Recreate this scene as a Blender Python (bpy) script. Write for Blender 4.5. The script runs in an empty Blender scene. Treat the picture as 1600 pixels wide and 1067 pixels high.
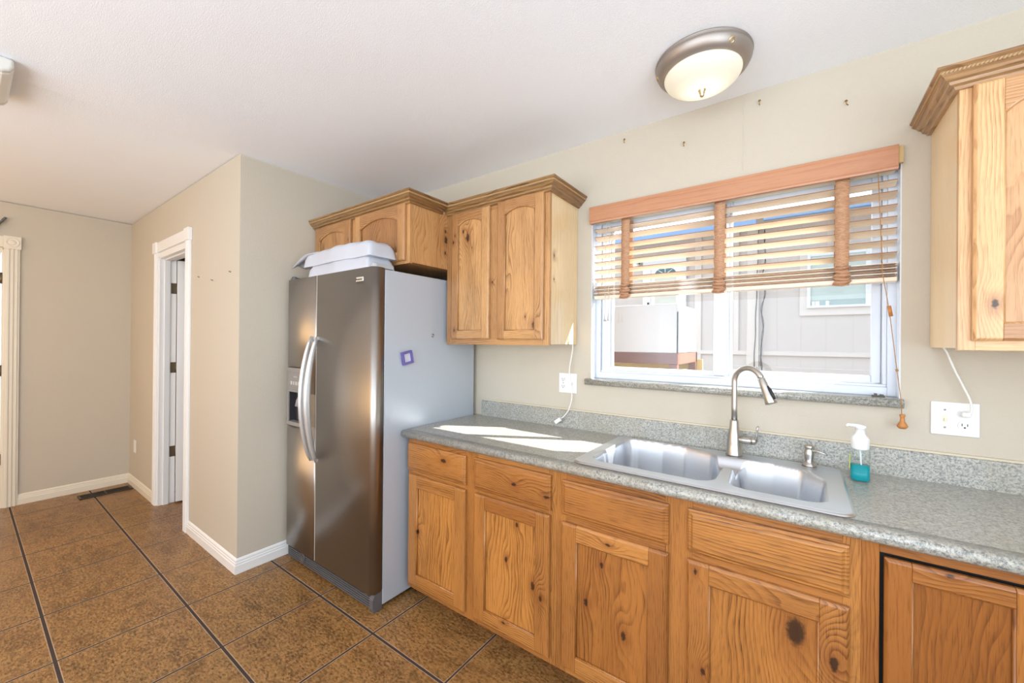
import bpy, bmesh, math, random
from mathutils import Vector, Matrix
random.seed(7)
S = bpy.context.scene
COL = S.collection
PI = math.pi

# ---------------------------------------------------------------- camera
YAW, PITCH, ROLL, DIST, CAMH = 0.6252, 0.0016, 0.0086, 2.041, 1.3966
sy, cy, sp, cp = math.sin(YAW), math.cos(YAW), math.sin(PITCH), math.cos(PITCH)
fwd = Vector((-sy*cp, cy*cp, sp)); rgt = Vector((cy, sy, 0)); upv = rgt.cross(fwd)
r2 = rgt*math.cos(ROLL) + upv*math.sin(ROLL); u2 = -rgt*math.sin(ROLL) + upv*math.cos(ROLL)
cam = bpy.data.cameras.new('camera'); co = bpy.data.objects.new('camera', cam); COL.objects.link(co)
cam.sensor_width = 36; cam.lens = 36*623.3/1600; cam.clip_start = 0.02; cam.clip_end = 100
M = Matrix.Identity(4)
for i in range(3):
    M[i][0] = r2[i]; M[i][1] = u2[i]; M[i][2] = -fwd[i]
M[0][3], M[1][3], M[2][3] = 0, -DIST, CAMH
co.matrix_world = M
S.camera = co

# ---------------------------------------------------------------- light and exposure
S.view_settings.view_transform = 'Standard'; S.view_settings.look = 'None'
S.view_settings.gamma = 1; S.view_settings.exposure = 0.0; S.view_settings.use_curve_mapping = False
W = bpy.data.worlds.new('sky'); S.world = W; W.use_nodes = True
bg = W.node_tree.nodes['Background']
bg.inputs[0].default_value = (0.78, 0.89, 1.0, 1); bg.inputs[1].default_value = 2.5

def area(name, loc, rot, sx, sy_, power, col):
    l = bpy.data.lights.new(name, 'AREA'); l.shape = 'RECTANGLE'; l.size = sx; l.size_y = sy_
    l.energy = power; l.color = col
    o = bpy.data.objects.new(name, l); COL.objects.link(o); o.location = loc; o.rotation_euler = rot
    return o
sun = bpy.data.lights.new('sun', 'SUN'); sun.energy = 26; sun.angle = 0.009; sun.color = (1, 0.97, 0.93)
so = bpy.data.objects.new('sun', sun); COL.objects.link(so)
so.rotation_euler = Vector((-1.35, -0.74, -1.0)).to_track_quat('-Z', 'Y').to_euler()
# unseen fill lights added in the room behind the camera, tilted towards the ceiling
area('rear_fill_light', (-0.6, -4.1, 1.45), (PI/2+0.75, 0, 0), 4.4, 1.7, 112, (0.78, 0.89, 1.0))
area('side_fill_light', (1.5, -2.6, 1.5), (PI/2+0.75, 0, PI/2), 2.8, 1.6, 62, (0.74, 0.87, 1.0))

# ---------------------------------------------------------------- helpers
def lin(c):
    return tuple(((v/255)/12.92 if v/255 <= 0.04045 else ((v/255+0.055)/1.055)**2.4) for v in c)
def lin4(c): return lin(c) + (1,)

class NT:
    def __init__(self, name):
        self.m = bpy.data.materials.new(name); self.m.use_nodes = True
        self.t = self.m.node_tree; self.b = self.t.nodes['Principled BSDF']
    def n(self, typ, **kw):
        x = self.t.nodes.new(typ)
        for k, v in kw.items(): setattr(x, k, v)
        return x
    def l(self, a, b): self.t.links.new(a, b)
    def put(self, sock, v):
        if hasattr(v, 'links') or isinstance(v, bpy.types.NodeSocket): self.l(v, sock)
        else: sock.default_value = v
    def math(self, op, a, b=0.0, c=0.0):
        x = self.n('ShaderNodeMath', operation=op)
        self.put(x.inputs[0], a); self.put(x.inputs[1], b)
        if op in ('MULTIPLY_ADD',): self.put(x.inputs[2], c)
        return x.outputs[0]
    def mix(self, f, a, b, mode='MIX'):
        x = self.n('ShaderNodeMix', data_type='RGBA', blend_type=mode)
        self.put(x.inputs[0], f); self.put(x.inputs[6], a); self.put(x.inputs[7], b)
        return x.outputs[2]
    def comb(self, x_, y_, z_):
        x = self.n('ShaderNodeCombineXYZ')
        self.put(x.inputs[0], x_); self.put(x.inputs[1], y_); self.put(x.inputs[2], z_)
        return x.outputs[0]
    def noise(self, vec, scale, detail=2, rough=0.5, dist=0):
        x = self.n('ShaderNodeTexNoise'); self.put(x.inputs['Vector'], vec)
        x.inputs['Scale'].default_value = scale; x.inputs['Detail'].default_value = detail
        x.inputs['Roughness'].default_value = rough; x.inputs['Distortion'].default_value = dist
        return x.outputs[0]
    def ramp(self, f, stops):
        x = self.n('ShaderNodeValToRGB'); self.put(x.inputs[0], f)
        e = x.color_ramp.elements
        while len(e) < len(stops): e.new(0.5)
        for i, (p, c) in enumerate(stops): e[i].position = p; e[i].color = c
        return x.outputs[0]
    def smooth(self, v, a, b):
        x = self.n('ShaderNodeMapRange', interpolation_type='SMOOTHSTEP')
        self.put(x.inputs[0], v); x.inputs[1].default_value = a; x.inputs[2].default_value = b
        x.inputs[3].default_value = 0; x.inputs[4].default_value = 1
        return x.outputs[0]
    def bump(self, h, strength, dist=0.001):
        x = self.n('ShaderNodeBump'); x.inputs['Strength'].default_value = strength
        x.inputs['Distance'].default_value = dist; self.put(x.inputs['Height'], h)
        self.l(x.outputs[0], self.b.inputs['Normal'])
    def obj(self): return self.n('ShaderNodeTexCoord').outputs['Object']
    def sep(self, v):
        x = self.n('ShaderNodeSeparateXYZ'); self.put(x.inputs[0], v); return x.outputs

def plain(name, rgb, rough=0.5, metal=0.0, var=0.0, bump=0.0, bscale=200, coat=0.0, spec=0.5):
    k = NT(name); b = k.b; b.inputs['Roughness'].default_value = rough; b.inputs['Metallic'].default_value = metal
    b.inputs['Coat Weight'].default_value = coat; b.inputs['Specular IOR Level'].default_value = spec
    c = lin4(rgb)
    if var:
        n = k.noise(k.obj(), 9, 3)
        d = tuple(x*(1-var) for x in c[:3]) + (1,)
        k.put(b.inputs['Base Color'], k.mix(n, c, d))
    else: b.inputs['Base Color'].default_value = c
    if bump: k.bump(k.noise(k.obj(), bscale, 2), bump, 0.002)
    return k.m

def wall_mat(name, rgb, bump=0.22, scale=170):
    k = NT(name); k.b.inputs['Roughness'].default_value = 0.6; k.b.inputs['Specular IOR Level'].default_value = 0.3
    o = k.obj(); n = k.noise(o, 1.3, 2)
    c = lin4(rgb); k.put(k.b.inputs['Base Color'], k.mix(n, c, tuple(x*0.95 for x in c[:3])+(1,)))
    h = k.smooth(k.noise(o, scale, 3, 0.55), 0.42, 0.68)
    k.bump(h, bump, 0.0016)
    return k.m

_oak = {}
def oak(name, grain='z', knots=(), base=(0, 0, 0), light=(206, 154, 96), dark=(168, 108, 54), rough=0.32, face='front', ring=0.016, warpamt=0.07):
    """knotty oak; knots = [(x, z, size)] in world metres on the face, base = the thing's place"""
    k = NT(name); b = k.b
    x, y, z = k.sep(k.obj())
    at = k.n('ShaderNodeAttribute', attribute_name='board'); s = at.outputs['Fac']
    u0 = k.math('ADD', x, y)
    if grain == 'z': U, V = u0, z
    else: U, V = z, u0
    # knots bend the rings around themselves
    D = 0.0; core = 0.0; halo = 0.0
    for kn in knots:
        kx, kz, r = kn[:3]
        if face == 'side': a0, b0 = kx-base[1], kz-base[2]
        else: a0, b0 = kx-base[0], kz-base[2]
        src = y if face == 'side' else x
        du = k.math('SUBTRACT', src, a0); dv = k.math('SUBTRACT', z, b0)
        if grain == 'z': dv = k.math('MULTIPLY', dv, 0.55)
        else: du = k.math('MULTIPLY', du, 0.55)
        wob = k.math('MULTIPLY', k.math('SUBTRACT', k.noise(k.obj(), 100, 3), 0.5), min(r, 0.02)*0.8)
        d2 = k.math('ADD', k.math('MULTIPLY', du, du), k.math('MULTIPLY', dv, dv))
        d = k.math('ADD', k.math('SQRT', d2), wob)
        e = k.math('EXPONENT', k.math('MULTIPLY', d2, -1.0/(2.9*r)**2))
        D = k.math('ADD', D, k.math('MULTIPLY', e, r*2.6))
        core = k.math('MAXIMUM', core, k.math('SUBTRACT', 1.0, k.smooth(d, r*0.35, r*0.75)))
        halo = k.math('MAXIMUM', halo, k.math('SUBTRACT', 1.0, k.smooth(d, r*0.4, r*2.6)))
    so_ = k.math('MULTIPLY', s, 3.71)
    cv = k.comb(k.math('ADD', k.math('MULTIPLY', U, 4.2), so_), k.math('ADD', k.math('MULTIPLY', V, 1.1), k.math('MULTIPLY', s, 9.3)), so_)
    warp = k.noise(cv, 1.6, 2, 0.5)
    cv2 = k.comb(k.math('MULTIPLY', U, 26), k.math('MULTIPLY', V, 5), so_)
    w2 = k.noise(cv2, 1.0, 2, 0.5)
    R = k.math('ADD', k.math('ADD', U, k.math('MULTIPLY', warp, warpamt*2.2)), k.math('MULTIPLY', w2, 0.010))
    R = k.math('ADD', k.math('ADD', R, D), so_)
    sn = k.math('SINE', k.math('MULTIPLY', R, 2*PI/ring))
    saw = k.math('FRACT', k.math('ADD', k.math('DIVIDE', R, ring), 100.0))
    amp = k.math('MULTIPLY_ADD', k.smooth(k.noise(k.comb(k.math('MULTIPLY', U, 14), k.math('MULTIPLY', V, 2.2), k.math('MULTIPLY', s, 13)), 1.0, 2), 0.36, 0.64), 0.75, 0.25)
    fall = k.math('SUBTRACT', 1.0, k.smooth(saw, 0.90, 1.0))
    band = k.math('MULTIPLY', k.math('MULTIPLY', k.math('POWER', saw, 2.4), fall), k.math('MULTIPLY', amp, 1.45))
    sn2 = k.math('SINE', k.math('MULTIPLY', R, 2*PI/(ring*0.37)))
    fib = k.noise(k.comb(k.math('MULTIPLY', U, 420), k.math('MULTIPLY', V, 16), so_), 1.0, 2, 0.6)
    fibd = k.smooth(fib, 0.48, 0.70)
    tone = k.noise(k.comb(k.math('MULTIPLY', U, 9), k.math('MULTIPLY', V, 1.5), k.math('MULTIPLY', s, 31)), 1.0, 2)
    f = k.math('ADD', k.math('MULTIPLY', band, 0.62), k.math('MULTIPLY', fibd, 0.44))
    f = k.math('ADD', f, k.math('MULTIPLY', k.math('MULTIPLY_ADD', sn2, 0.5, 0.5), 0.05))
    f = k.math('ADD', f, k.math('MULTIPLY', k.math('SUBTRACT', tone, 0.5), 1.0))
    x_ = k.n('ShaderNodeClamp'); k.put(x_.inputs[0], f); f = x_.outputs[0]
    c = k.mix(f, lin4(light), lin4(dark))
    # board to board tint
    bt = k.math('FRACT', k.math('MULTIPLY', s, 7.13))
    tn = k.ramp(bt, [(0, (1.12, 1.10, 1.04, 1)), (0.4, (1, 0.96, 0.90, 1)), (0.75, (0.90, 0.82, 0.74, 1)), (0.97, (0.80, 0.70, 0.62, 1)), (1, (0.62, 0.50, 0.42, 1))])
    c = k.mix(1.0, c, tn, 'MULTIPLY')
    if knots:
        c = k.mix(k.math('MULTIPLY', halo, 0.5), c, lin4((128, 70, 30)))
        c = k.mix(k.math('MULTIPLY', core, 0.9), c, lin4((38, 20, 12)))
    k.put(b.inputs['Base Color'], c)
    b.inputs['Roughness'].default_value = rough; b.inputs['Coat Weight'].default_value = 0.25; b.inputs['Coat Roughness'].default_value = 0.22
    k.bump(k.math('MULTIPLY', fibd, -1.0), 0.25, 0.0006)
    return k.m

# ---- mesh collecting
class MB:
    def __init__(self): self.v = []; self.f = []; self.mi = []; self.sd = []; self.sm = []
    def add(self, vs, fs, mi=0, seed=None, smooth=False):
        if seed is None: seed = random.random()
        o = len(self.v); self.v += [Vector(p) for p in vs]
        for f in fs:
            self.f.append([o+i for i in f]); self.mi.append(mi); self.sd.append(seed); self.sm.append(smooth)
        return self
    def box(self, x0, x1, y0, y1, z0, z1, mi=0, seed=None, M=None):
        vs = [(x, y, z) for z in (z0, z1) for y in (y0, y1) for x in (x0, x1)]
        if M is not None: vs = [M @ Vector(p) for p in vs]
        return self.add(vs, [(0, 2, 3, 1), (4, 5, 7, 6), (0, 1, 5, 4), (2, 6, 7, 3), (0, 4, 6, 2), (1, 3, 7, 5)], mi, seed)
    def frustum(self, r0, r1, mi=0, seed=None):
        """r = (x0,x1,z0,z1,y): a front-facing slab step from rect r0 (back) to r1 (front)"""
        def q(r): x0, x1, z0, z1, y = r; return [(x0, y, z0), (x1, y, z0), (x1, y, z1), (x0, y, z1)]
        vs = q(r0)+q(r1)
        return self.add(vs, [(3, 2, 1, 0)[::-1], (4, 5, 6, 7), (0, 1, 5, 4), (1, 2, 6, 5), (2, 3, 7, 6), (3, 0, 4, 7)], mi, seed)
    def prism(self, poly, axis, a, b, mi=0, seed=None, smooth=False):
        """poly = 2D points in the two other axes (order x,y,z without axis)"""
        def p3(p, h):
            q = list(p); q.insert(axis, h); return tuple(q)
        n = len(poly)
        vs = [p3(p, a) for p in poly] + [p3(p, b) for p in poly]
        if seed is None: seed = random.random()
        self.add(vs, [list(range(n))[::-1], [n+i for i in range(n)]], mi, seed)
        o = len(self.v)-2*n
        for i in range(n):
            j = (i+1) % n
            self.f.append([o+i, o+j, o+n+j, o+n+i]); self.mi.append(mi); self.sd.append(seed); self.sm.append(smooth)
        return self
    def lathe(self, prof, c=(0, 0, 0), M=None, n=32, mi=0, seed=None, smooth=True):
        vs = []; fs = []
        for r, h in prof:
            for i in range(n):
                a = 2*PI*i/n; vs.append(Vector((r*math.cos(a), r*math.sin(a), h)))
        for j in range(len(prof)-1):
            for i in range(n):
                k = (i+1) % n; fs.append((j*n+i, j*n+k, (j+1)*n+k, (j+1)*n+i))
        if prof[0][0] > 1e-5: fs.append(tuple(range(n))[::-1])
        if prof[-1][0] > 1e-5: fs.append(tuple((len(prof)-1)*n+i for i in range(n)))
        if M is not None: vs = [M @ p for p in vs]
        vs = [p+Vector(c) for p in vs]
        return self.add(vs, fs, mi, seed, smooth)
    def tube(self, pts, r, n=10, mi=0, seed=None, caps=True, flat=None):
        """r = number or list; flat = (a, b) scales across the path in its two side directions"""
        pts = [Vector(p) for p in pts]; m = len(pts)
        rs = r if isinstance(r, (list, tuple)) else [r]*m
        T = []
        for i in range(m):
            a = pts[max(0, i-1)]; b = pts[min(m-1, i+1)]; T.append((b-a).normalized())
        ref = Vector((0, 0, 1)) if abs(T[0].z) < 0.9 else Vector((1, 0, 0))
        X = T[0].cross(ref).normalized(); vs = []
        for i in range(m):
            X = (X - T[i]*X.dot(T[i])).normalized(); Y = T[i].cross(X)
            fa, fb = flat if flat else (1, 1)
            for j in range(n):
                a = 2*PI*j/n; vs.append(pts[i] + X*(rs[i]*fa*math.cos(a)) + Y*(rs[i]*fb*math.sin(a)))
        fs = [(i*n+j, i*n+(j+1) % n, (i+1)*n+(j+1) % n, (i+1)*n+j) for i in range(m-1) for j in range(n)]
        if caps: fs += [tuple(range(n))[::-1], tuple((m-1)*n+j for j in range(n))]
        return self.add(vs, fs, mi, seed, True)

def base_of(o):
    while o.parent: o = o.parent
    return o.location.copy()
def build(name, mb, mats, parent=None, bevel=0, seg=2, smooth_all=False, sub=0, loc=None, solid=0):
    if not isinstance(mats, (list, tuple)): mats = [mats]
    me = bpy.data.meshes.new(name)
    b = base_of(parent) if parent else (Vector(loc) if loc else Vector((0, 0, 0)))
    me.from_pydata([tuple(p-b) for p in mb.v], [], mb.f)
    for m in mats: me.materials.append(m)
    me.polygons.foreach_set('material_index', mb.mi)
    me.polygons.foreach_set('use_smooth', [True]*len(mb.f) if smooth_all else mb.sm)
    at = me.attributes.new('board', 'FLOAT', 'FACE'); at.data.foreach_set('value', mb.sd)
    bm = bmesh.new(); bm.from_mesh(me)
    bmesh.ops.recalc_face_normals(bm, faces=bm.faces); bm.to_mesh(me); bm.free()
    me.update()
    o = bpy.data.objects.new(name, me); COL.objects.link(o)
    if parent: o.parent = parent
    elif loc: o.location = b
    if solid:
        s = o.modifiers.new('s', 'SOLIDIFY'); s.thickness = solid; s.offset = 0
    if bevel:
        m = o.modifiers.new('b', 'BEVEL'); m.width = bevel; m.segments = seg; m.limit_method = 'ANGLE'; m.angle_limit = 0.6
        m.harden_normals = False
    if sub:
        m = o.modifiers.new('u', 'SUBSURF'); m.levels = sub; m.render_levels = sub
    return o
def tag(o, label=None, cat=None, group=None, kind=None):
    if label: o['label'] = label
    if cat: o['category'] = cat
    if group: o['group'] = group
    if kind: o['kind'] = kind
    return o
def thing(name, label, cat, loc=(0, 0, 0), group=None, kind=None):
    o = bpy.data.objects.new(name, None); COL.objects.link(o); o.location = loc; o.empty_display_size = 0.05
    return tag(o, label, cat, group, kind)
def sweep(mb, path, prof, zb, side=1, mi=0, closed=False):
    """sweep prof [(out, z)] along an XY path with mitred corners; out to the right-hand side * side"""
    P = [Vector((p[0], p[1])) for p in path]; n = len(P); offs = []
    for i in range(n):
        dirs = []
        if i > 0: dirs.append((P[i]-P[i-1]).normalized())
        if i < n-1: dirs.append((P[i+1]-P[i]).normalized())
        nn = [Vector((d.y, -d.x))*side for d in dirs]
        if len(nn) == 2:
            s = nn[0]+nn[1]; s = s/(s.dot(nn[0])) if s.length > 1e-6 else nn[0]
        else: s = nn[0]
        offs.append(s)
    for i in range(n-1):
        vs = []
        for j in (i, i+1):
            for o_, z_ in prof: q = P[j]+offs[j]*o_; vs.append((q.x, q.y, zb+z_))
        m = len(prof)
        fs = [(a, (a+1) % m, m+(a+1) % m, m+a) for a in range(m)] + [tuple(range(m))[::-1], tuple(range(m, 2*m))]
        mb.add(vs, fs, mi)
    return offs

# ---------------------------------------------------------------- materials
WALL = wall_mat('beige_wall_paint', (200, 190, 173))
CEIL = wall_mat('white_ceiling_texture', (246, 249, 254), 0.22, 230)
WHITE = plain('white_trim_paint', (238, 236, 233), 0.35, var=0.02)
CREAM = plain('cream_trim_paint', (228, 220, 203), 0.4, var=0.02)
VINYL = plain('white_window_vinyl', (212, 218, 227), 0.3)
BLACK = plain('black_gap', (18, 17, 16), 0.6)
STEELC = plain('chrome_metal', (190, 186, 180), 0.25, 1.0)
NICKEL = plain('brushed_nickel', (192, 188, 182), 0.28, 1.0)
HINGE = plain('aged_metal_hinge', (120, 108, 90), 0.45, 0.9)
BRASS = plain('brass_metal', (170, 135, 70), 0.35, 1.0)
PLASTW = plain('white_plastic', (232, 232, 230), 0.35)
CORDW = plain('white_cord_rubber', (235, 234, 228), 0.45)

def floor_mat():
    k = NT('brown_stone_tile'); x, y, z = k.sep(k.obj())
    gx = k.math('SUBTRACT', k.math('DIVIDE', k.math('SUBTRACT', x, -1.645), 0.4765), 0.0)
    gy = k.math('DIVIDE', k.math('SUBTRACT', y, -0.877), 0.4565)
    def dist(g, w):
        f = k.math('FRACT', k.math('ADD', g, 100.5)); return k.math('MULTIPLY', k.math('ABSOLUTE', k.math('SUBTRACT', f, 0.5)), w)
    dx = dist(gx, 0.4765); dy = dist(gy, 0.4565)
    mx = k.math('SUBTRACT', 1.0, k.smooth(dx, 0.0038, 0.0050)); my = k.math('SUBTRACT', 1.0, k.smooth(dy, 0.0052, 0.0066))
    g = k.math('MAXIMUM', mx, my)
    ex = k.math('SUBTRACT', 1.0, k.smooth(dx, 0.0052, 0.0085)); ey = k.math('SUBTRACT', 1.0, k.smooth(dy, 0.007, 0.0105))
    edge = k.math('MAXIMUM', ex, ey)
    ix = k.math('FLOOR', k.math('ADD', gx, 100.5)); iy = k.math('FLOOR', k.math('ADD', gy, 100.5))
    wn = k.n('ShaderNodeTexWhiteNoise'); k.put(wn.inputs[0], k.comb(ix, iy, 0.0))
    off = k.n('ShaderNodeVectorMath', operation='ADD')
    k.put(off.inputs[0], k.obj()); k.put(off.inputs[1], k.comb(k.math('MULTIPLY', wn.outputs[0], 17.0), 0.0, 0.0))
    v = off.outputs[0]
    st = k.n('ShaderNodeMapping'); st.inputs['Scale'].default_value = (1, 1.9, 1); k.put(st.inputs[0], v); v2 = st.outputs[0]
    n1 = k.noise(v2, 4.5, 5, 0.62, 0.6); n2 = k.noise(v2, 52, 9, 0.8); n3 = k.noise(v2, 14, 5, 0.6)
    c = k.ramp(n1, [(0.30, lin4((102, 72, 36))), (0.44, lin4((138, 98, 54))), (0.56, lin4((158, 116, 66))), (0.70, lin4((112, 84, 46)))])
    c = k.mix(k.math('MULTIPLY', k.smooth(n2, 0.50, 0.58), 0.75), c, lin4((178, 136, 88)))
    c = k.mix(k.math('MULTIPLY', k.smooth(n2, 0.485, 0.42), 0.8), c, lin4((70, 50, 26)))
    c = k.mix(k.math('MULTIPLY', k.smooth(n3, 0.5, 0.66), 0.6), c, lin4((112, 78, 40)))
    tv = k.math('MULTIPLY_ADD', wn.outputs[0], 0.14, 0.90)
    c = k.mix(1.0, c, k.comb(tv, tv, tv), 'MULTIPLY')
    c = k.mix(k.math('MULTIPLY', edge, 0.55), c, lin4((206, 184, 156)))  # pale rim beside the grout paints in the raking shine
    c = k.mix(g, c, lin4((62, 48, 44)))
    k.put(k.b.inputs['Base Color'], c)
    r = k.math('MULTIPLY_ADD', n2, 0.25, 0.24); k.put(k.b.inputs['Roughness'], k.math('MAXIMUM', r, k.math('MULTIPLY', g, 0.8)))
    h = k.math('SUBTRACT', k.math('MULTIPLY', n2, 0.30), k.math('MULTIPLY', g, 1.2)); k.bump(h, 0.5, 0.002)
    return k.m
FLOOR = floor_mat()

def laminate():
    k = NT('grey_granite_laminate'); o = k.obj()
    n1 = k.noise(o, 7, 4, 0.6, 0.8); n2 = k.noise(o, 140, 5, 0.8); n3 = k.noise(o, 420, 3, 0.7); n4 = k.noise(o, 50, 6, 0.75)
    c = k.mix(k.smooth(n4, 0.36, 0.62), lin4((132, 133, 131)), lin4((168, 167, 160)))
    c = k.mix(k.math('MULTIPLY', k.smooth(n2, 0.50, 0.58), 0.8), c, lin4((194, 189, 174)))
    c = k.mix(k.math('MULTIPLY', k.smooth(n2, 0.48, 0.40), 0.8), c, lin4((84, 82, 74)))
    c = k.mix(k.math('MULTIPLY', k.smooth(n3, 0.54, 0.64), 0.45), c, lin4((206, 200, 184)))
    c = k.mix(k.math('MULTIPLY', k.smooth(n1, 0.45, 0.65), 0.30), c, lin4((146, 138, 116)))
    k.put(k.b.inputs['Base Color'], c); k.b.inputs['Roughness'].default_value = 0.36
    k.b.inputs['Coat Weight'].default_value = 0.5; k.b.inputs['Coat Roughness'].default_value = 0.3
    k.bump(n3, 0.08, 0.0005)
    return k.m
LAM = laminate()

def steel(name, rgb, rough, horizontal=True, aniso=0.5):
    k = NT(name); x, y, z = k.sep(k.obj()); u = k.math('ADD', x, y)
    if horizontal: v = k.comb(k.math('MULTIPLY', u, 3), 0.0, k.math('MULTIPLY', z, 900))
    else: v = k.comb(k.math('MULTIPLY', u, 900), 0.0, k.math('MULTIPLY', z, 3))
    n = k.noise(v, 1.0, 2)
    c = lin4(rgb); k.put(k.b.inputs['Base Color'], k.mix(n, c, tuple(q*0.86 for q in c[:3])+(1,)))
    k.b.inputs['Metallic'].default_value = 1; k.put(k.b.inputs['Roughness'], k.math('MULTIPLY_ADD', n, 0.12, rough-0.06))
    k.bump(n, 0.06, 0.0003)
    return k.m
FRONT = steel('brushed_stainless_door', (176, 170, 164), 0.36)
SINKM = steel('satin_stainless_sink', (222, 224, 228), 0.34)
FSIDE = plain('grey_textured_fridge_side', (182, 189, 198), 0.32, 0.15, bump=0.10, bscale=420)
FGRAY = plain('grey_fridge_plastic', (92, 91, 93), 0.4)
FDARK = plain('dark_grey_plastic', (58, 56, 58), 0.45)
HANDLE = plain('silver_handle_metal', (208, 208, 208), 0.32, 0.7)

def glass_mat(name, tint=(0.97, 0.99, 1.0), fac=0.06):
    k = NT(name); t = k.t; t.nodes.remove(k.b)
    tr = k.n('ShaderNodeBsdfTransparent'); tr.inputs[0].default_value = tint+(1,)
    gl = k.n('ShaderNodeBsdfGlossy'); gl.inputs['Roughness'].default_value = 0.02
    fr = k.n('ShaderNodeLayerWeight'); fr.inputs[0].default_value = 0.5
    ff = k.math('MULTIPLY_ADD', k.math('POWER', fr.outputs['Facing'], 5.0), 0.8, 0.015)
    mx = k.n('ShaderNodeMixShader'); k.l(ff, mx.inputs[0]); k.l(tr.outputs[0], mx.inputs[1]); k.l(gl.outputs[0], mx.inputs[2])
    k.l(mx.outputs[0], t.nodes['Material Output'].inputs[0])
    return k.m
GLASS = glass_mat('clear_window_glass')

# ---------------------------------------------------------------- room shell
ZC = 2.512
XL, XA, YH = -5.3, -2.722, -1.062          # left wall, fridge alcove wall, hall wall
XR, YR = 2.1, -4.8
WX0, WX1, WZ0, WZ1 = -0.934, 0.302, 1.20, 2.105   # window opening
def st(name, mb, m, bevel=0, **kw):
    o = build(name, mb, m, None, bevel, **kw); o['kind'] = 'structure'; return o
st('floor', MB().box(XL-0.2, XR+0.2, YR-0.2, 0.0, -0.06, 0).box(XL-0.2, XA, 0.0, 1.6, -0.06, 0), FLOOR)
m = MB(); m.box(XA-0.02, XR+0.2, YR-0.2, 0.14, ZC-0.003, ZC+0.08); m.box(XL-0.2, XA-0.02, YR-0.2, YH+0.0, ZC+0.004, ZC+0.08)
m.box(XL-0.2, XA-0.02, YH, 1.6, ZC+0.004, ZC+0.08)
st('ceiling', m, CEIL)
m = MB(); m.box(XA-0.1, WX0, 0, 0.14, 0, ZC).box(WX1, XR+0.2, 0, 0.14, 0, ZC).box(WX0, WX1, 0, 0.14, 0, WZ0-0.03).box(WX0, WX1, 0, 0.14, WZ1, ZC)
st('wall_back', m, WALL)
st('wall_alcove', MB().box(XA-0.11, XA, YH+0.11, 0.0, 0, ZC), WALL)
DX0, DX1, DZ = -4.365, -3.655, 2.09        # hall doorway
m = MB(); m.box(XL, DX0, YH, YH+0.11, 0, ZC).box(DX1, XA, YH, YH+0.11, 0, ZC).box(DX0, DX1, YH, YH+0.11, DZ, ZC)
st('wall_hall', m, WALL)
LY1 = -1.838; LY0 = -2.68                   # door in left wall
m = MB(); m.box(XL-0.12, XL, LY1, 0.0, 0, ZC).box(XL-0.12, XL, YR, LY0, 0, ZC).box(XL-0.12, XL, LY0, LY1, 2.12, ZC)
st('wall_left', m, WALL)
m = MB(); m.box(XR, XR+0.12, YR, -3.6, 0, ZC).box(XR, XR+0.12, -1.6, 0, 0, ZC).box(XR, XR+0.12, -3.6, -1.6, 0, 0.8).box(XR, XR+0.12, -3.6, -1.6, 2.2, ZC)
st('wall_right', m, WALL)
m = MB(); m.box(XL, -2.0, YR-0.12, YR, 0, ZC).box(0.8, XR, YR-0.12, YR, 0, ZC).box(-2.0, 0.8, YR-0.12, YR, 0, 0.7).box(-2.0, 0.8, YR-0.12, YR, 2.2, ZC)
st('wall_rear', m, WALL)
m = MB(); m.box(XA-3, WX0-0.02, 0.141, 0.16, -0.75, 2.9).box(WX1+0.02, 6, 0.141, 0.16, -0.75, 2.9).box(WX0-0.02, WX1+0.02, 0.141, 0.16, -0.75, WZ0-0.05).box(WX0-0.02, WX1+0.02, 0.141, 0.16, WZ1+0.02, 2.9)
st('wall_exterior', m, plain('brown_grey_exterior_siding', (122, 108, 96), 0.8))  # unseen outer layer, added dark to cut sun bounced onto the neighbour
# small room behind the open hall door
m = MB(); m.box(XL-0.12, XL, 0.0, 1.6, 0, ZC).box(XL, XA, 1.5, 1.6, 0, ZC).box(XA-0.11, XA, 0.0, 1.5, 0, ZC)
st('wall_bathroom', m, plain('pale_room_paint', (236, 232, 226), 0.6))

# baseboards: stepped profile
BBP = [(0, 0), (0.015, 0), (0.015, 0.05), (0.012, 0.054), (0.012, 0.064), (0.009, 0.068), (0.009, 0.078), (0.006, 0.084), (0.0, 0.09)]
m = MB(); sweep(m, [(-2.722, -0.70), (XA, YH), (DX1+0.068, YH)], BBP, 0, side=-1)
st('baseboard_alcove', m, WHITE, 0.0015)
m = MB(); sweep(m, [(DX0-0.075, YH), (XL, YH), (XL, LY1+0.090)], BBP, 0, side=-1)
st('baseboard_left', m, CREAM, 0.0015)

# hall door casing
def rosette(mb, c, ax, r):
    Mx = Matrix.Rotation(PI/2, 3, 'Y') if ax == 'x' else Matrix.Rotation(PI/2, 3, 'X')
    mb.lathe([(r, 0), (r, 0.003), (r*0.86, 0.005), (r*0.74, 0.002), (r*0.5, 0.002), (r*0.42, 0.006), (r*0.2, 0.007), (0, 0.007)], c, Mx, 28)
m = MB()
CW = 0.085
for xa, xb, z1_ in ((DX0-CW, DX0, 2.12), (DX1, DX1+CW, 2.12)):
    m.box(xa, xb, YH-0.014, YH, 0.0, z1_)
    for q in (0.012, 0.034, 0.056): m.box(xa+q, xa+q+0.014, YH-0.019, YH-0.013, 0.0, z1_)
m.box(DX0-CW-0.01, DX1+CW+0.01, YH-0.018, YH, 2.12, 2.20)
for xa, xb in ((DX0-CW-0.012, DX0+0.004), (DX1-0.004, DX1+CW+0.012)): m.box(xa, xb, YH-0.026, YH, 2.115, 2.205)
m.box(DX0, DX0+0.018, YH-0.002, YH+0.112, 0, DZ).box(DX1-0.018, DX1, YH-0.002, YH+0.112, 0, DZ).box(DX0, DX1, YH-0.002, YH+0.112, DZ-0.018, DZ+0.03)
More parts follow.
